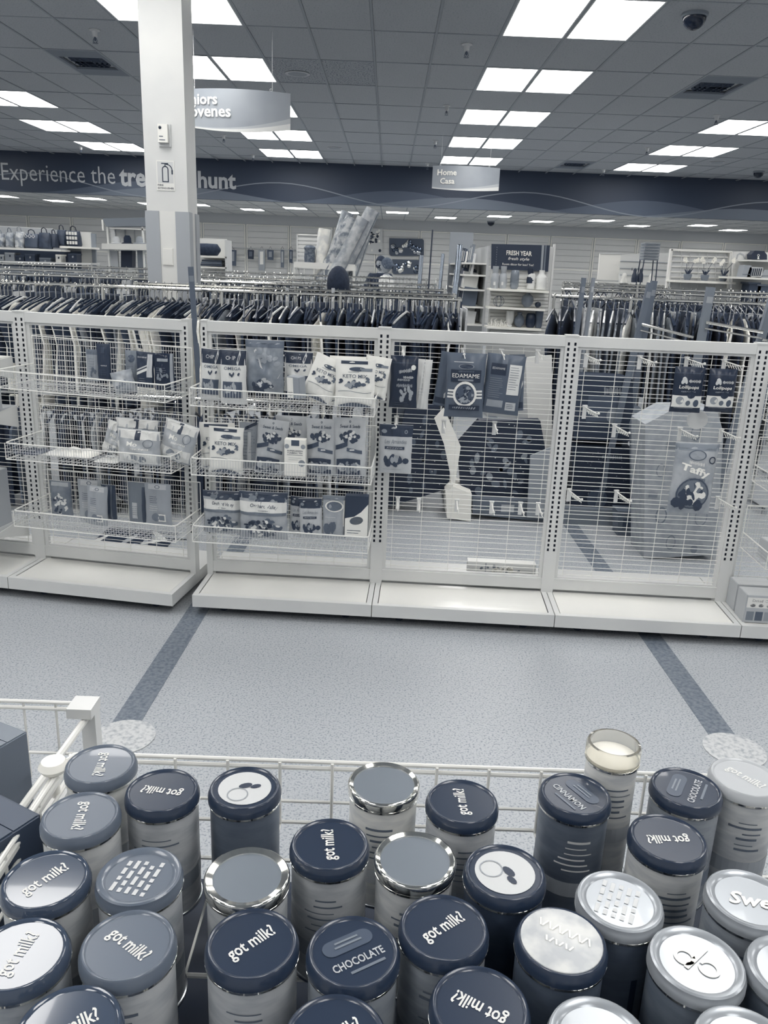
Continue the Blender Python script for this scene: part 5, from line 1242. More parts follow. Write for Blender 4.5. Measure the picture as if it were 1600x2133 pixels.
# canvas boards behind the side shelf
def board(name, lab, cat, pts, Yb, v, parts=(), th=.04, group=None, z0=0):
    xs_ = [p[0] for p in pts]; ys_ = [p[1] for p in pts]
    F = Far(name, lab, cat, Yb, sum(xs_)/len(xs_), max(ys_), group); F.quad('board', pts, 0, v, th)
    for (nm, pp, vv) in parts: F.quad(nm, pp, -.006, vv, .005)
    return F
board('wall_canvas', 'white canvas with black bars left of the endcap sign', 'canvas', [(974, 519), (1019, 520), (1012, 568), (972, 566)], 13.4, .9, [('black_bar', [(995, 538), (999, 538), (998, 565), (994, 565)], .08), ('black_bar', [(980, 556), (983, 556), (983, 563), (980, 563)], .1)])
board('wall_canvas', 'small white canvas with a dark stroke at the left of the side shelf', 'canvas', [(961, 551), (971, 552), (968, 588), (958, 587)], 13.8, .85, [('black_bar', [(966, 554), (968, 554), (967, 568), (965, 568)], .1)])
F = board('patterned_board', 'board with dark ring pattern beside the side shelf', 'panel', [(951, 600), (968, 601), (966, 628), (950, 627)], 12.2, .8)
for k in range(8): F.dec('ring_print', ring(954+(k % 3)*5, 605+(k//3)*8, 1.2, 2.2, 10), .15, -.004)

# --- bubble mirrors and dotted art on the back wall
def mirror(lab, x0, y0, x1, y1, n, seed, vb, sc_=1):
    F = Far('bubble_mirror_panel', lab, 'wall mirror', BACKY-.085, (x0+x1)/2, y1, 'bubble mirror panels on the back wall')
    c = 3
    F.quad('panel', [(x0, y0), (x1-c, y0+1.5), (x1, y0+5), (x1, y1-2), (x1-c, y1), (x0+c, y1), (x0, y1-4)], 0, vb, .04)
    q = random.Random(seed)
    for k in range(n):
        a = q.random(); r_ = q.uniform(2.8, 5.8)*sc_; cx = x0+7+(x1-x0-14)*a; cy = (y0+y1)/2+math.sin(a*9)*((y1-y0)*.22)+q.uniform(-5, 5)
        x, z = F.q(cx, cy); kk = F.Y/_f
        me = MB().lathe([(r_*kk, 0), (r_*kk*.8, r_*kk*.25), (0, r_*kk*.4)], 14).mesh('bubble', mat('mirror_bubble_%d' % (k % 3), (.9, .35, .7)[k % 3], .1, metal=1), True)
        o = link('bubble', me, F.t, (x, -.001, z)); o.rotation_euler = (PI/2, 0, 0)
mirror('grey panel with a cluster of round mirrors, the upper one', 811, 496, 883, 533, 26, 3, .3)
mirror('grey panel with a cluster of round mirrors, behind the shoppers', 817, 540, 876, 571, 20, 5, .34, .9)
F = Far('dotted_artwork', 'pale framed art with dark and mirrored discs beside the rugs', 'wall art', BACKY-.095, 780, 530)
F.quad('board', [(765, 475), (797, 476), (797, 530), (764, 529)], 0, .8, .05)
q = random.Random(4)
for k in range(26):
    cx, cy = 768+q.random()*26, 480+q.random()*44; F.dec('disc', ell(cx, cy, q.uniform(1.6, 3.4), q.uniform(1.6, 3.4), 10), q.choice((.05, .1, .95, .98, .3)), -.002-.0008*k)

# --- rugs in a white bin
Y = 12.3
F = Far('rug_bin', 'white open bin holding the tall rolled rugs', 'bin', Y, 676, 556, zbase=0)
zb = at_y(676, 562, Y).z
F.quad('front_lip', [(612, 545), (740, 551), (739, 565), (612, 557)], 0, .9, .02)
F.quad('back_lip', [(612, 545), (740, 551), (739, 565), (612, 557)], .55, .85, .02)
for x in (613, 738):
    a = F.q(x, 555)[0]; MB().box(a-.015, .02, zb-.0, a+.015, .55, zb+.07).build('side_lip', flat(.85), F.t); MB().box(a-.02, 0, 0, a+.02, .03, zb).build('leg', flat(.85), F.t); MB().box(a-.02, .55, 0, a+.02, .58, zb).build('leg', flat(.85), F.t)
a, b = F.q(613, 555)[0], F.q(738, 555)[0]; MB().box(a, .02, .25, b, .55, .28).build('bin_floor', flat(.7), F.t)
for k in range(7): xx = a+(b-a)*k/6; MB().tube([(xx, 0, .28), (xx, 0, zb)], .006, 5).build('bin_bar', WIRE, F.t)
def rug(lab, xt, yt, xb, yb, rpx, v, v2, d, seed, fuzzy=.35):
    T_ = at_y(xt, yt, Y+d); B_ = at_y(xb, yb, Y+d)
    dr_ = (T_-B_).normalized(); s_ = (B_.z-.29)/max(.2, dr_.z); B2 = B_-dr_*s_
    t = thing('rolled_rug', lab, 'rolled rug', B2, 0, 'rolled rugs standing in the white bin')
    L = (T_-B2).length; r = rpx/_f*(Y+d); q = random.Random(seed); n = 26; rings = 30
    V = []; Fc = []
    turns = [(r*(1+.0)), ]
    for j in range(rings+1):
        b = j/rings
        for k in range(n):
            an = 2*PI*k/n; rr = r*(1+.05*math.sin(b*14+seed)+q.uniform(-fuzzy, fuzzy)*.14)*(1.05 if 0 < k < 3 else 1)
            V.append((rr*math.cos(an), rr*math.sin(an), L*b))
    for j in range(rings):
        for k in range(n): Fc.append((j*n+k, j*n+(k+1) % n, (j+1)*n+(k+1) % n, (j+1)*n+k))
    m = MB().add(V, Fc); M = dr_.to_track_quat('Z', 'Y').to_matrix()
    m.v = [tuple(M @ Vector(p)) for p in m.v]
    v, v2 = min(.97, v+.14), v2+.12
    mt = mat('rug_pile_%d' % seed, v, .95, v2=v2, scale=7+seed % 5, lo=.42, hi=.6, bump=.6)
    m.build('rug_body', mt, t, smooth=True)
    sp = [M @ Vector((r*(1-.07*i)*math.cos(i*.7), r*(1-.07*i)*math.sin(i*.7), L-.005)) for i in range(14)]
    m2 = MB(); v_ = [M @ Vector((r*.93*math.cos(2*PI*k/n), r*.93*math.sin(2*PI*k/n), L-.01)) for k in range(n)]; m2.add(v_, [tuple(range(n))]); m2.build('rug_end', flat(max(0, v-.15), .9), t)
    MB().tube(sp, .009, 5).build('end_spiral', mt, t)
    m3 = MB(); pr = [M @ Vector((r*1.07*math.cos(-1.9), r*1.07*math.sin(-1.9), L*k/8)) for k in range(9)]; m3.tube(pr, .012, 5).build('rug_edge', flat(max(0, v-.2), .9), t)
rug('short cream rolled rug standing upright at the left of the bin', 677, 477, 669, 550, 13, .84, .74, .2, 3, .5)
rug('grey rolled rug at the back of the bin, thin and steep', 724, 442, 690, 550, 12, .62, .45, .42, 5)
rug('mottled grey shaggy rug leaning in the middle of the bin', 738, 456, 690, 553, 17, .64, .36, .12, 8, .8)
rug('tallest rolled rug, grey, leaning right at the back', 776, 436, 722, 552, 14, .6, .5, .4, 9, .5)
rug('smooth grey rolled rug leaning right at the front of the bin', 757, 455, 707, 553, 13, .64, .5, .03, 11, .2)
rug('pale rolled rug at the right of the bin, low', 762, 490, 740, 556, 9, .66, .5, .5, 12, .4)
F = Far('knit_pouf', 'small tufted plush thing left of the rugs', 'plush', Y+.15, 645, 548)
F.lathe('plush_body', 645, 548, [(10, 0), (11, 10), (10, 24), (12, 29), (8, 33), (0, 34)], .5, 0, .95, mat('plush', .5, .95, v2=.35, scale=30, bump=.6))
F = Far('grid_display', 'white wire display frame behind the rugs', 'display rack', Y+1.2, 645, 560, zbase=0)
F.box('frame', 618, 488, 620, 600, 0, .03, .85, toz=0); F.box('frame', 668, 490, 670, 600, 0, .03, .85, toz=0); F.box('top_bar', 618, 488, 670, 490.5, 0, .03, .9)
for k in range(6): F.box('slat', 620, 495+k*8, 668, 501+k*8, .01, .03, .85)

# --- wall bay with hanging purses right of the column
F = Far('side_shelf', 'white shelf bay with a dark cushion right of the column', 'shelf unit', 12.5, 445, 560, zbase=0)
F.box('back_panel', 415, 497, 474, 700, .4, .43, .88, toz=0); F.box('end_panel', 470, 500, 474, 700, 0, .4, .8, toz=0)
for y0 in (533, 555): F.quad('shelf', [(412, y0), (472, y0+2), (472, y0+5), (412, y0+3)], 0, .93, .4)
F = Far('bolster', 'black bolster cushion on the shelf bay right of the column', 'cushion', 12.6, 432, 533)
m = MB().lathe([(.03, -.2), (.085, -.17), (.09, 0), (.085, .15), (.02, .2), (0, .2)], 14); m.v = [(b, a, c+.09) for a, c, b in m.v]; m.build('bolster_body', fabric(.05), F.t, smooth=True)
F = Far('folded_throw', 'folded dark striped throws on the lower shelf right of the column', 'throw', 12.55, 440, 554)
for k in range(3): MB().box(-.16+.01*k, 0, k*.03, .16, .25, k*.03+.026).build('fold', flat((.12, .35, .2)[k]), F.t)
R_ = Far('hook_rail', 'long rail with hooks on the far wall right of the column', 'rail', BACKY-.3, 540, 518)
a, b = R_.q(472, 514)[0], R_.q(612, 518)[0]; MB().tube([(a, .0, 0), (b, 0, 0)], .012, 6).build('rail_bar', STEEL, R_.t)
for k in range(2): MB().box((a, b)[k]-.01, 0, -.02, (a, b)[k]+.01, .3, .02).build('bracket', STEEL, R_.t)
for k, (x, v, w_, h_, lab) in enumerate(((484, .3, 16, 34, 'dark speckled scarf at the left end of the hook rail'), (522, .08, 13, 20, 'small black-framed bag on the hook rail'), (545, .62, 14, 44, 'long pale tote on the hook rail'), (563, .3, 13, 22, 'dark shoulder bag on the hook rail'), (588, .42, 7, 38, 'narrow grey scarf on the hook rail'), (606, .25, 7, 28, 'slim dark scarf at the right end of the hook rail'))):
    F = Far('hanging_bag', lab, 'bag', BACKY-.33, x, 520+h_, 'bags and scarves hanging on the far hook rail')
    F.quad('bag_body', [(x-w_/2, 520), (x+w_/2, 521), (x+w_/2*.9, 520+h_), (x-w_/2*.9, 519+h_)], 0, v, .07); F.quad('bag_panel', [(x-w_/4, 524), (x+w_/4, 524), (x+w_/4, 520+h_*.7), (x-w_/4, 520+h_*.7)], -.006, min(1, v+.3), .005)
    xx, zz = F.q(x, 520, 0); MB().tube([(xx-.05, .03, zz), (xx, .05, zz+.09), (xx+.05, .03, zz)], .006, 5).build('strap', flat(.1), F.t)
# --- luggage rack behind the column
F = Far('wall_rack', 'white frame rack with a grey header box left of the column', 'display rack', 13.5, 262, 520, zbase=0)
F.quad('header_box', [(213, 455), (303, 453), (303, 471), (221, 472)], 0, .52, .3); F.quad('shelf', [(212, 507), (308, 508), (308, 521), (212, 519)], -.1, .9, .5)
for x in (228, 300): F.box('frame_post', x, 472, x+3, 700, .02, .05, .88, toz=0)
F.box('frame_bar', 228, 475, 303, 478, .02, .05, .9); F.box('back_panel', 231, 478, 300, 507, .3, .32, .8)
for k in range(3): F.box('frame_wire', 240+k*20, 478, 241+k*20, 507, .28, .3, .6)
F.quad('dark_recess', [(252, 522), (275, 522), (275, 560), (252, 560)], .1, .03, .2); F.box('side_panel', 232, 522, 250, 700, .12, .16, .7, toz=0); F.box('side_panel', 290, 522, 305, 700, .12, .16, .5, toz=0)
F.quad('price_tag', [(211, 458), (215, 458), (216, 480), (213, 480)], -.01, .95, .004)
for (x, w_, h_, v, lab) in ((244, 11, 14, .75, 'pale rounded hat on the shelf left of the column'), (266, 11, 16, .06, 'black fluffy hat on the shelf left of the column'), (292, 12, 14, .6, 'grey hat on the shelf beside the column')):
    G = Far('hat', lab, 'hat', 13.45, x, 508, 'hats on the shelf left of the column'); G.lathe('crown', x, 508, [(w_, 0), (w_, 1.5), (w_*.7, 2.5), (w_*.65, h_*.7), (w_*.4, h_), (0, h_)], v, .1, .9); G.lathe('brim', x, 508, [(w_+1, 0), (w_+1.2, .8), (w_*.7, 1.5)], max(0, v-.1), .1, .9)
# --- handbag shelves at the far left
F = Far('bag_shelves', 'white gondola shelves of handbags at the far left', 'shelf unit', 14.0, 90, 560, zbase=0)
F.quad('shelf', [(-80, 512), (127, 520), (127, 524), (-80, 516)], -.35, .95, .4); F.quad('shelf', [(120, 512), (190, 515), (190, 519), (120, 516)], -.05, .95, .4)
F.quad('shelf', [(-80, 541), (190, 548), (190, 552), (-80, 545)], -.35, .85, .4)
F.quad('end_panel', [(168, 483), (189, 484), (193, 560), (170, 560)], .3, .88, .03); F.quad('end_post', [(189, 486), (199, 487), (200, 560), (193, 560)], .28, .55, .04)
F.quad('back_panel', [(-80, 467), (112, 478), (170, 484), (170, 560), (-80, 560)], .36, .7, .03); F.quad('back_panel', [(-80, 518), (170, 524), (170, 560), (-80, 560)], .3, .2, .02)
F.box('base', -80, 556, 190, 600, -.3, .35, .6, toz=0)
F.quad('top_wire', [(-80, 466), (110, 476), (110, 477.5), (-80, 467.5)], .2, .8, .02)
def bag(lab, x0, y0, x1, y1, v, v2=None, d=-.2, pat=0):
    G = Far('handbag', lab, 'handbag', 14.0+d, (x0+x1)/2, y1, 'handbags on the far-left shelves')
    w_ = (x1-x0)/2; cx = (x0+x1)/2; k = G.Y/_f; m = MB(); W = w_*k; H = (y1-y0)*k
    V = []; 
    secs = [(0, .92, .09), (.1, 1, .11), (.6, .97, .09), (.95, .9, .04), (1, .86, .02)]
    n = 12; Fc = []
    for (b, wx, wy) in secs:
        for i in range(n): a = 2*PI*i/n; V.append((W*wx*math.copysign(abs(math.cos(a))**.5, math.cos(a)), wy*math.copysign(abs(math.sin(a))**.6, math.sin(a)), H*b))
    for j in range(4):
        for i in range(n): Fc.append((j*n+i, j*n+(i+1) % n, (j+1)*n+(i+1) % n, (j+1)*n+i))
    Fc += [tuple(reversed(range(n))), tuple(4*n+i for i in range(n))]
    m.add(V, Fc).build('bag_body', mat('bag_%d_%d' % (x0, y0), v, .6, v2=v2, scale=14), G.t, smooth=True)
    MB().tube([(-W*.45, -.02, H), (-W*.35, -.03, H*1.22), (0, -.03, H*1.3), (W*.35, -.03, H*1.22), (W*.45, -.02, H)], .008, 5).build('handle', flat(max(0, v-.2)), G.t, smooth=True)
    if pat == 1:
        for i in range(3): xx = (i-1)*W*.5; MB().tube([(xx-W*.2, -.11, H*.82), (xx, -.11, H*.95), (xx+W*.2, -.11, H*.82), (xx, -.11, H*.7)], .006, 4, closed=True).build('diamond_trim', flat(.8), G.t)
    if pat == 2:
        for i in range(3):
            for j in range(4): MB().box(-W*.8+j*W*.42, -.118, H*(.12+.3*i), -W*.5+j*W*.42, -.1, H*(.32+.3*i)).build('check', flat(.9), G.t)
bag('pale floral bag at the far left shelf end', -6, 489, 12, 514, .75, .45); bag('pale patterned bag second from the left', 16, 487, 32, 515, .68, .5)
bag('pale floral boxy bag in the middle of the far-left shelf', 35, 486, 54, 517, .8, .55); bag('grey bag with a diamond band on the far-left shelf', 55, 490, 84, 517, .3, None, -.2, 1)
bag('black bucket bag on the far-left shelf', 84, 488, 108, 519, .1, .2); bag('black small bag behind the bucket bag', 108, 490, 122, 516, .1, None, -.1); bag('dark grey backpack on the far-left shelf', 122, 482, 141, 512, .25, .15, .1); bag('black and white checked tote at the right of the far-left shelf', 143, 484, 169, 513, .15, None, .1, 2)
for k, (x0, y0, x1, y1, v, lab) in enumerate(((-4, 530, 8, 542, .65, 'pale carton at the left end of the lower far-left shelf'), (10, 526, 30, 543, .6, 'pale grey carton on the lower far-left shelf'), (32, 532, 50, 544, .12, 'black box on the lower far-left shelf'), (52, 529, 72, 545, .22, 'dark box in the middle of the lower far-left shelf'), (82, 537, 105, 547, .4, 'low grey box on the lower far-left shelf'), (116, 530, 127, 547, .9, 'white tilted box on the lower far-left shelf'), (142, 528, 160, 548, .1, 'black box at the right of the lower far-left shelf'))):
    G = Far('storage_box', lab, 'box', 13.72, (x0+x1)/2, y1, 'boxes on the lower far-left shelf'); G.box('box_body', x0, y0+2, x1, y1, 0, .2, v); G.box('box_lid', x0-.4, y0, x1+.4, y0+3, -.01, .21, min(1, v+.08)); G.quad('box_mark', [((x0+x1)/2-1, y0+5), ((x0+x1)/2+2, y0+5), ((x0+x1)/2+2, y0+9), ((x0+x1)/2-1, y0+9)], -.006, .1 if v > .5 else .6, .005)

# --- right far side: white panels, stool, orchids, cushions
F = board('wall_canvas', 'large blank white canvas at the right behind the racks', 'canvas', [(1250, 528), (1294, 529), (1288, 584), (1245, 582)], 11.8, .93)
F.quad('board_edge', [(1250, 527), (1295, 528), (1295, 530), (1250, 529)], -.01, .8, .03)
F = Far('white_shelf', 'white wall shelf with slatted back right of the blank canvas', 'shelf unit', 12.6, 1340, 590, zbase=0)
F.quad('back_panel', [(1290, 530), (1400, 526), (1396, 640), (1290, 640)], .3, .84, .03); F.box('slat', 1292, 545, 1395, 546.5, .28, .3, .6); F.box('slat', 1292, 560, 1395, 561.5, .28, .3, .6); F.box('slat', 1292, 574, 1395, 575.5, .28, .3, .6)
F.quad('shelf', [(1245, 586), (1385, 592), (1385, 596), (1245, 589)], -.1, .9, .4); F.box('base', 1290, 640, 1396, 700, .1, .33, .8, toz=0)
for k, (x, lab) in enumerate(((1320, 'left black cat-shaped ornament'), (1333, 'right black cat-shaped ornament'))):
    G = Far('cat_ornament', lab+' on the white wall shelf', 'ornament', 12.6, x, 588); G.lathe('body', x, 588, [(5, 0), (5.5, 7), (4.5, 15), (3, 19), (3.4, 23), (2, 26), (0, 26)], .1, 0)
    a, b = G.q(x, 562); kk = G.Y/_f
    for s_ in (-1, 1): MB().prism([(a+s_*3.2*kk-.006, b-.01), (a+s_*3.2*kk+.006, b-.01), (a+s_*3.4*kk, b+.03)], -.01, .01).build('ear', flat(.1), G.t)
for (x, yb, hh, lab) in ((1299, 590, 20, 'white draped figure ornament beside the blank canvas'), (1355, 592, 24, 'white rabbit-like ornament below the wicker stool')):
    G = Far('white_figure', lab, 'ornament', 12.5, x, yb); G.lathe('figure', x, yb, [(6, 0), (6.5, 4), (4, 10), (5, 14), (3, 19), (0, hh)], .92, 0, .8); G.lathe('figure_base', x, yb, [(7, 0), (7, 1.5), (0, 1.6)], .85)
W_ = Far('wicker_stool', 'tall wicker-topped stool standing above the right racks', 'stool', 11.4, 1357, 590, zbase=1.25)
a0 = W_.q(1341, 540)[0]; a1 = W_.q(1372, 540)[0]; zt0 = W_.q(1357, 505)[1]; zt1 = W_.q(1357, 542)[1]
for k in range(12): z = zt1+(zt0-zt1)*k/12; MB().box(a0-.003*(k % 2), -.003*(k % 2), z, a1+.003*(k % 2), .2, z+(zt0-zt1)/12-.004).build('wicker_band', flat(.5+.1*(k % 2), .9), W_.t)
for x in (a0+.01, a1-.01):
    for y in (.01, .19): MB().tube([(x, y, zt1), (x+(.03 if x > 0 else -.03), y, 0)], .008, 6).build('leg', flat(.15), W_.t)
MB().tube([(a0, .0, zt1*.5), (a1, 0, zt1*.5)], .006, 5).build('cross_bar', flat(.15), W_.t)
G = Far('display_table', 'low table below the wicker stool behind the racks', 'table', 11.4, 1357, 600, zbase=0); MB().box(-.25, -.1, 1.22, .25, .35, 1.25).build('table_top', flat(.5), G.t)
for x in (-.23, .23):
    for y in (-.08, .33): MB().box(x-.015, y-.015, 0, x+.015, y+.015, 1.22).build('leg', flat(.4), G.t)
# orchids
Yo = 9.8
F = Far('orchid_shelf', 'white gridded gondola holding three potted orchids at the right', 'shelf unit', Yo, 1460, 600, zbase=0)
F.quad('back_panel', [(1402, 524), (1525, 527), (1520, 640), (1392, 640)], .3, .78, .03)
for k in range(6): F.quad('grid_bar', [(1400-k*.8, 532+k*11), (1522, 535+k*11), (1522, 537+k*11), (1400-k*.8, 534+k*11)], .28, .9, .02)
for k in range(6): F.quad('grid_bar', [(1420+k*18, 525), (1421+k*18, 525), (1418+k*18, 600), (1417+k*18, 600)], .275, .8, .01)
F.quad('end_post', [(1398, 519), (1402, 519), (1392, 600), (1388, 600)], .25, .9, .06); F.quad('end_post', [(1521, 526), (1525, 526), (1517, 600), (1514, 600)], .25, .9, .06)
F.quad('top_rail', [(1399, 518), (1526, 523), (1526, 527), (1399, 522)], .25, .93, .06)
F.quad('shelf', [(1407, 583), (1533, 588), (1533, 592.5), (1407, 587.5)], -.05, .97, .34); F.box('base', 1390, 640, 1524, 700, 0, .33, .8, toz=0)
for k, (x, yb, lab) in enumerate(((1431.5, 583, 'white orchid in a grey pot, the left of three'), (1467, 584.5, 'white orchid in a grey pot, the middle of three'), (1505.5, 586, 'white orchid in a grey pot, the right of three'))):
    G = Far('potted_orchid', lab, 'potted orchid', Yo+.1, x, yb, 'potted orchids on the right shelf'); kk = G.Y/_f; q = random.Random(k+20)
    G.lathe('pot', x, yb, [(5.5, 0), (7, 3), (8, 8), (8, 11), (7, 11), (6.5, 9), (0, 9)], .45, 0, .5)
    for j in range(9):
        a = q.uniform(-1, 1)*1.1; L = q.uniform(14, 22)*kk; dx, dy = math.sin(a), q.uniform(-.4, .4); P_ = [Vector((dx*L*s*.62, dy*L*s*.4, .045+L*s*(1-.25*s))) for s in (0, .35, .7, 1)]
        V = []; 
        for s, p in zip((.3, 1, .7, .05), P_): V += [p+Vector((-.01*s, -.003, 0)), p+Vector((.01*s, .003, 0))]
        MB().add(V, [(0, 1, 3, 2), (2, 3, 5, 4), (4, 5, 7, 6)]+[(2, 3, 1, 0), (4, 5, 3, 2), (6, 7, 5, 4)]).build('leaf', flat(.22, .5), G.t)
    for st in (-1, 1):
        P_ = [(st*.005, 0, .05), (st*.03, -.01, .14), (st*(.045+.02*k*(st > 0)), -.02, .22), (st*.075, -.03, .235-.03*(k == 2)*(st < 0))]
        MB().tube(P_, .003, 4).build('flower_stem', flat(.35), G.t)
        for j in range(4):
            c = Vector(P_[2]).lerp(Vector(P_[3]), j/3)+Vector((q.uniform(-.012, .012), -.012, q.uniform(-.02, .02)))
            m = MB()
            for pz in range(5):
                a = 2*PI*pz/5+q.random(); v_, f_ = ell(math.cos(a)*.012, math.sin(a)*.012, .013, .009, 8, a); m.add([(c.x+xx, c.y-.004*(1 if i_ < 8 else .3), c.z+zz) for i_, (xx, zz) in enumerate(v_)], [tuple(f) for f in f_])
            m.build('blossom', flat(1.0, .7), G.t)
# far right shelf, cushions, octagonal board
F = Far('white_shelf', 'white shelves with bedding at the far right edge', 'shelf unit', 9.6, 1570, 600, zbase=0)
F.quad('back_panel', [(1527, 524), (1560, 524), (1640, 528), (1640, 640), (1525, 640)], .3, .86, .03); F.quad('shelf', [(1522, 576), (1640, 581), (1640, 585), (1522, 580)], -.05, .95, .35); F.quad('shelf', [(1560, 541), (1640, 544), (1640, 547), (1560, 544)], .0, .9, .3); F.quad('arch_print', [(1534, 540), (1536, 530), (1542, 526), (1550, 530), (1553, 540), (1551, 540), (1548, 532), (1542, 529), (1538, 532), (1536, 540)], .294, .7, .005); F.box('base', 1527, 640, 1640, 700, 0, .33, .8, toz=0)
G = Far('octagon_box', 'black octagonal case with a pale clasp at the far right', 'box', 9.75, 1582, 541); G.quad('case', [(1566, 540), (1565, 530), (1573, 522), (1592, 523), (1598, 531), (1598, 541)], 0, .07, .12); G.dec('clasp', ring(1580, 532, 1.6, 2.6, 12), .9, -.001); G.quad('clasp_bar', [(1579, 534), (1581, 534), (1582, 540), (1578, 540)], -.006, .9, .005)
for k, (x0, y0, x1, y1, v, lab) in enumerate(((1545, 552, 1566, 577, .62, 'grey folded bedding standing at the far right shelf'), (1556, 556, 1590, 577, .8, 'striped folded cushion at the far right shelf'), (1585, 562, 1625, 580, .66, 'grey rolled blanket at the far right edge'))):
    G = Far('folded_bedding', lab, 'bedding', 9.62, (x0+x1)/2, y1, 'bedding on the far-right shelf'); G.quad('fold', [(x0, y1), (x0+6, y0+2), (x0+9, y0), (x1, y0+1), (x1-2, y1)], 0, v, .15)
    if k == 1:
        for j in range(6): G.quad('stripe', [(x0+6+j*4, y1-2), (x0+8+j*4, y1-2), (x0+12+j*4, y0+3), (x0+10+j*4, y0+3)], -.006, .08, .005)
    else: G.quad('fold_line', [(x0+2, y1-6), (x1-2, y1-6), (x1-2, y1-5), (x0+2, y1-5)], -.006, v-.2, .005)
for k, (x0, y0, x1, y1, v, lab) in enumerate(((1560, 588, 1585, 612, .2, 'dark round basket below the far-right shelf'), (1578, 592, 1600, 614, .3, 'slate box below the far-right shelf'))):
    G = Far('storage_box', lab, 'box', 9.6, (x0+x1)/2, y1); G.box('box_body', x0, y0+3, x1, y1, 0, .2, v, toz=.0); G.box('box_lid', x0-.5, y0, x1+.5, y0+4, -.01, .21, min(1, v+.1))

# ---------------------------------------------------------------- shelves and stock cut off at the two image edges
frame(1)
for k, (py_, v) in enumerate(((752, .9), (858, .7), (1095, .8))):
    u0, z = at_f(10, py_, .2); t = thing('metal_shelf', 'solid shelf of the cut-off left unit, %s one' % ('top', 'middle', 'bottom')[k], 'shelf', fpt(-UW+.03, .0, z), FA, 'solid shelves at the left edge')
    MB().box(0, -.33, -.03, UW-.09, 0, 0).build('shelf_board', flat(v, .5), t); MB().add([(UW-.09, 0, -.12), (UW-.09, -.33, -.03), (UW-.09, 0, 0), (UW-.085, 0, -.12), (UW-.085, -.33, -.03), (UW-.085, 0, 0)], [(0, 1, 2), (5, 4, 3), (0, 3, 4, 1), (1, 4, 5, 2), (2, 5, 3, 0)]).build('bracket', flat(.85, .4), t)
u1, z1 = at_f(10, 752, .2); u2, z2 = at_f(10, 858, .2); u3, z3 = at_f(10, 1095, .2)
for k, (x, z, h_, v, lab) in enumerate(((-.14, z1, .11, .3, 'dark carton on the top solid shelf at the left edge'), (-.32, z1, .13, .6, 'pale carton on the top solid shelf, mostly out of view'), (-.13, z2, .14, .72, 'pale carton with a black stripe at the left edge'), (-.14, z3, .3, .66, 'tall pale star-print carton at the left edge'), (-.36, z3, .3, .7, 'second tall pale carton at the left edge'))):
    carton('snack_carton', lab, 'carton', fpt(x, .18, z), FA, .15, .12, h_, v, [('printed_spots', *blobs(0, h_/2, .06, h_*.4, 9, .008, k), max(0, v-.15)), ('stripe', *rect(-.02, .0, -.005, h_), .15 if k == 2 else v-.05)])
frame(0)
def side_basket(pl, lab, items):
    u, z = at_f(*pl, BD+.02); zc = z-.083
    t = thing('wire_basket', lab, 'wire basket', fpt(4*UW+.045, .02, zc), FA, 'white wire baskets hooked on the gondola units')
    for k_, me in bms.items(): link(k_, me, t, kind=None if k_ == 'basket_rim' else 'stuff')
    return zc
zf = [side_basket((1590, y, ), lab, None) for y, lab in ((860, 'top wire basket of the right-edge unit'), (1000, 'middle wire basket of the right-edge unit'), (1152, 'bottom wire basket of the right-edge unit'))]
for k, (x, z, h_, v, lab) in enumerate(((4*UW+.16, zf[1]+.008, .11, .78, 'pale carton in the middle right-edge basket'), (4*UW+.16, zf[2]+.008, .10, .74, 'pale carton with a black oval in the bottom right-edge basket'), (4*UW+.13, zf[0]+.008, .10, .6, 'grey carton in the top right-edge basket'))):
    carton('snack_carton', lab, 'carton', fpt(x, .22, z), FA+.1, .17, .13, h_, v, [('oval', *ell(.03, h_*.55, .03, .02, 16), .12), ('printed_line', *rect(-.06, h_*.2, .06, h_*.25), v-.2)])
for k, (x, d, lab) in enumerate(((4*UW+.115, .2, 'clear-lidded snack box on the right-edge deck, in front'), (4*UW+.33, .2, 'snack box partly out of view on the right-edge deck'), (4*UW+.12, .06, 'snack box behind the front one on the right-edge deck'))):
    carton('snack_box', lab, 'carton', fpt(x, d, .1155), FA, .19, .12, .145, .72, [('printed_band', *rect(-.09, .08, .09, .135), .9), ('lettering', *tx('Dried Classics', .13, .014, 0, .118), .4)]+[('printed_fruit', *ell(-.06+.04*j, .093, .013, .009, 12), (.3, .5, .2, .45)[j]) for j in range(4)]+[('window', *rect(-.085+.044*j, .012, -.048+.044*j, .06), (.5, .35, .6, .42)[j]) for j in range(4)])

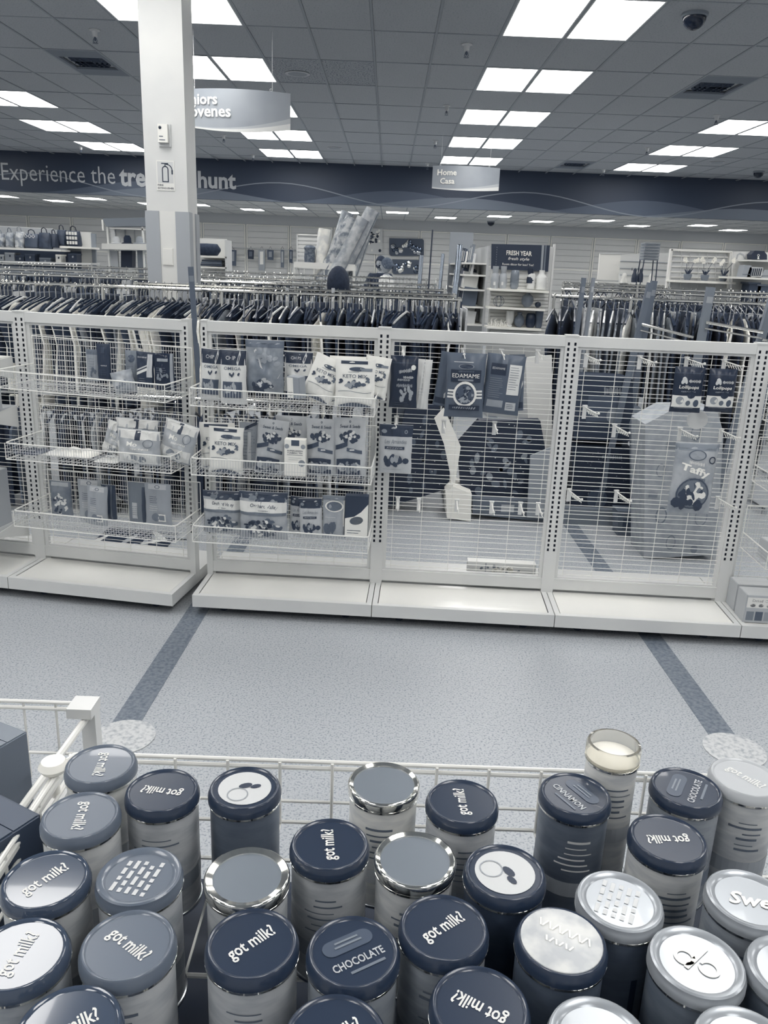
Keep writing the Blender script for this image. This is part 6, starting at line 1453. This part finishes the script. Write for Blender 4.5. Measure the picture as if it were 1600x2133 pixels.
# ---------------------------------------------------------------- people
def body(name, lab, loc, rz, joints, edges, radii, mat_, group=None):
    t = thing(name, lab, 'person', loc, rz)
    me = bpy.data.meshes.new('body'); me.from_pydata(joints, edges, []); o = link('body', me, t)
    md = o.modifiers.new('skin', 'SKIN'); sv = me.skin_vertices[0].data
    for i, r in enumerate(radii): sv[i].radius = r; sv[i].use_root = (i == 0)
    o.modifiers.new('sub', 'SUBSURF').levels = 2; o.modifiers['sub'].render_levels = 2
    me.materials.append(mat_)
    dg = bpy.context.evaluated_depsgraph_get(); dg.update(); m2 = bpy.data.meshes.new_from_object(o.evaluated_get(dg)); o.modifiers.clear(); o.data = m2; m2.materials.clear(); m2.materials.append(mat_)
    m2.polygons.foreach_set('use_smooth', [True]*len(m2.polygons)); return t, o
SK = mat('skin', .62, .6)
def person(lab, loc, rz, H, top_v, leg_v, hair_v, hair='short', arms='down', hood=False, mask=False):
    k = H/1.75
    if arms == 'up': LA = [(-.18, 0, 1.43), (-.22, -.16, 1.2), (-.14, -.36, 1.26)]; RA_ = [(.18, 0, 1.43), (.22, -.18, 1.2), (.08, -.38, 1.24)]
    else: LA = [(-.18, 0, 1.43), (-.25, .02, 1.15), (-.24, -.1, .9)]; RA_ = [(.18, 0, 1.43), (.25, .02, 1.15), (.24, -.1, .9)]
    J = [(0, 0, .98), (0, .01, 1.15), (0, .01, 1.35), (0, 0, 1.47), (0, -.01, 1.52), *LA, *RA_, (-.09, 0, .93), (-.1, -.02, .5), (-.1, .02, .09), (.09, 0, .93), (.1, -.02, .5), (.1, .02, .09), (-.1, -.12, .04), (.1, -.12, .04)]
    E = [(0, 1), (1, 2), (2, 3), (3, 4), (2, 5), (5, 6), (6, 7), (2, 8), (8, 9), (9, 10), (0, 11), (11, 12), (12, 13), (0, 14), (14, 15), (15, 16), (13, 17), (16, 18)]
    Rr = [(.15, .11), (.14, .1), (.17, .11), (.07, .07), (.055, .055), (.065, .065), (.045, .045), (.03, .03), (.065, .065), (.045, .045), (.03, .03), (.09, .09), (.06, .06), (.045, .045), (.09, .09), (.06, .06), (.045, .045), (.035, .03), (.035, .03)]
    t, o = body('person', lab, loc, rz, [tuple(c*k for c in j) for j in J], E, [(a*k, b*k) for a, b in Rr], fabric(top_v))
    o.data.materials.append(fabric(leg_v)); o.data.materials.append(SK)
    for p in o.data.polygons:
        z = p.center.z/k
        if z < .95 and abs(p.center.x)/k < .2 : p.material_index = 1
        if z > 1.49: p.material_index = 2
    # head with features (faces -y)
    hz = 1.635*k; m = MB(); n = 20; V = []; Fc = []
    for j in range(15):
        a = PI*j/14; 
        for i in range(n):
            b = 2*PI*i/n; x = .075*math.sin(a)*math.cos(b); y = .095*math.sin(a)*math.sin(b); z = .115*math.cos(a)
            if z < 0: x *= 1+z*1.6; y = y*(1+z*1.2) - .012*(-z/.115)
            if y < -.06 and abs(x) < .014 and -.035 < z < .02: y -= .018*(1-(z+.0)/.05)
            V.append((x*k, y*k, hz+z*k))
    for j in range(14):
        for i in range(n): Fc.append((j*n+i, (j+1)*n+i, (j+1)*n+(i+1) % n, j*n+(i+1) % n))
    m.add(V, Fc).build('head', SK, t, smooth=True)
    for s_ in (-1, 1):
        MB().lathe([(0, -.012), (.012, 0), (0, .012)], 8, (s_*.028*k, -.082*k, hz+.012)).build('eye', flat(.1, .3), t)
        MB().lathe([(.004, -.028), (.014, 0), (.004, .028)], 8, (s_*.076*k, .0, hz)).build('ear', SK, t)
        hand = LA[2] if s_ < 0 else RA_[2]
        h = Vector(hand)*k; m = MB(); dirv = Vector((0, -.6, -.8)) if arms == 'down' else Vector((-s_*.3, -.95, 0)); dirv.normalize(); sd = dirv.cross(Vector((0, 0, 1))).normalized()
        m.tube([h, h+dirv*.05, h+dirv*.09], [.026, .038, .034], 8)
        for f in range(4): b0 = h+dirv*.085+sd*(f-1.5)*.018; L_ = (.06, .075, .07, .055)[f]; m.tube([b0, b0+dirv*L_*.5+Vector((0, 0, -.006)), b0+dirv*L_+Vector((0, 0, -.022))], [.009, .0085, .007], 6)
        th_ = h+dirv*.03+sd*(-.03); m.tube([th_, th_+dirv*.03-sd*.025, th_+dirv*.06-sd*.03], [.011, .01, .008], 6)
        m.build('hand', SK, t, smooth=True, kind='stuff')
    m = MB().tube([(-.02*k, -.098*k, hz-.055*k), (0, -.102*k, hz-.057*k), (.02*k, -.098*k, hz-.055*k)], .004, 5); m.build('mouth', flat(.4), t)
    # hair / hood shell
    m = MB(); V = []; Fc = []; jn = 9 if hair != 'long' else 11
    R_ = 1.12 if not hood else 1.3
    for j in range(jn):
        a = PI*.62*j/(jn-1) if not hood else PI*.8*j/(jn-1)
        for i in range(n):
            b = 2*PI*i/n; front = max(0, -math.sin(b)); aa = a*(1-.42*front); V.append((.078*R_*math.sin(aa)*math.cos(b)*k, (.1*R_*math.sin(aa)*math.sin(b)+.006)*k, hz+(.118*R_*math.cos(aa)+.004)*k))
    for j in range(jn-1):
        for i in range(n): Fc.append((j*n+i, (j+1)*n+i, (j+1)*n+(i+1) % n, j*n+(i+1) % n))
    m.add(V, Fc).build('hood' if hood else 'hair', fabric(hair_v), t, smooth=True)
    if hair == 'pony': MB().tube([(0, .1*k, hz+.02), (0, .15*k, hz-.0), (0, .15*k, hz-.07), (0, .13*k, hz-.13)], [.02, .035, .03, .012], 8).build('ponytail', fabric(hair_v), t, smooth=True)
    if mask: MB().lathe([(.05*k, -.05), (.07*k, -.02), (.07*k, .01), (.05*k, .02)], 14, (0, -.028*k, hz-.03)).build('face_mask', flat(.1, .8), t, smooth=True)
    return t
pz = at_y(706, 564, 7.25); person('person in a black hooded top seen from behind, between the racks', (pz.x, 7.2, 0), PI, pz.z*1.0, .03, .05, .02, hood=True)
pz = at_y(806, 539, 15.2); person('person in a white top with dark tied-back hair, turned left', (pz.x, 15.2, 0), -PI/2-.35, pz.z, .95, .2, .3, 'pony', 'down')
pz = at_y(797, 535, 15.9); person('person in black cap and dark mask behind the white-topped shopper', (pz.x-.03, 15.9, 0), -.5, pz.z, .06, .1, .05, 'short', 'up', mask=True)
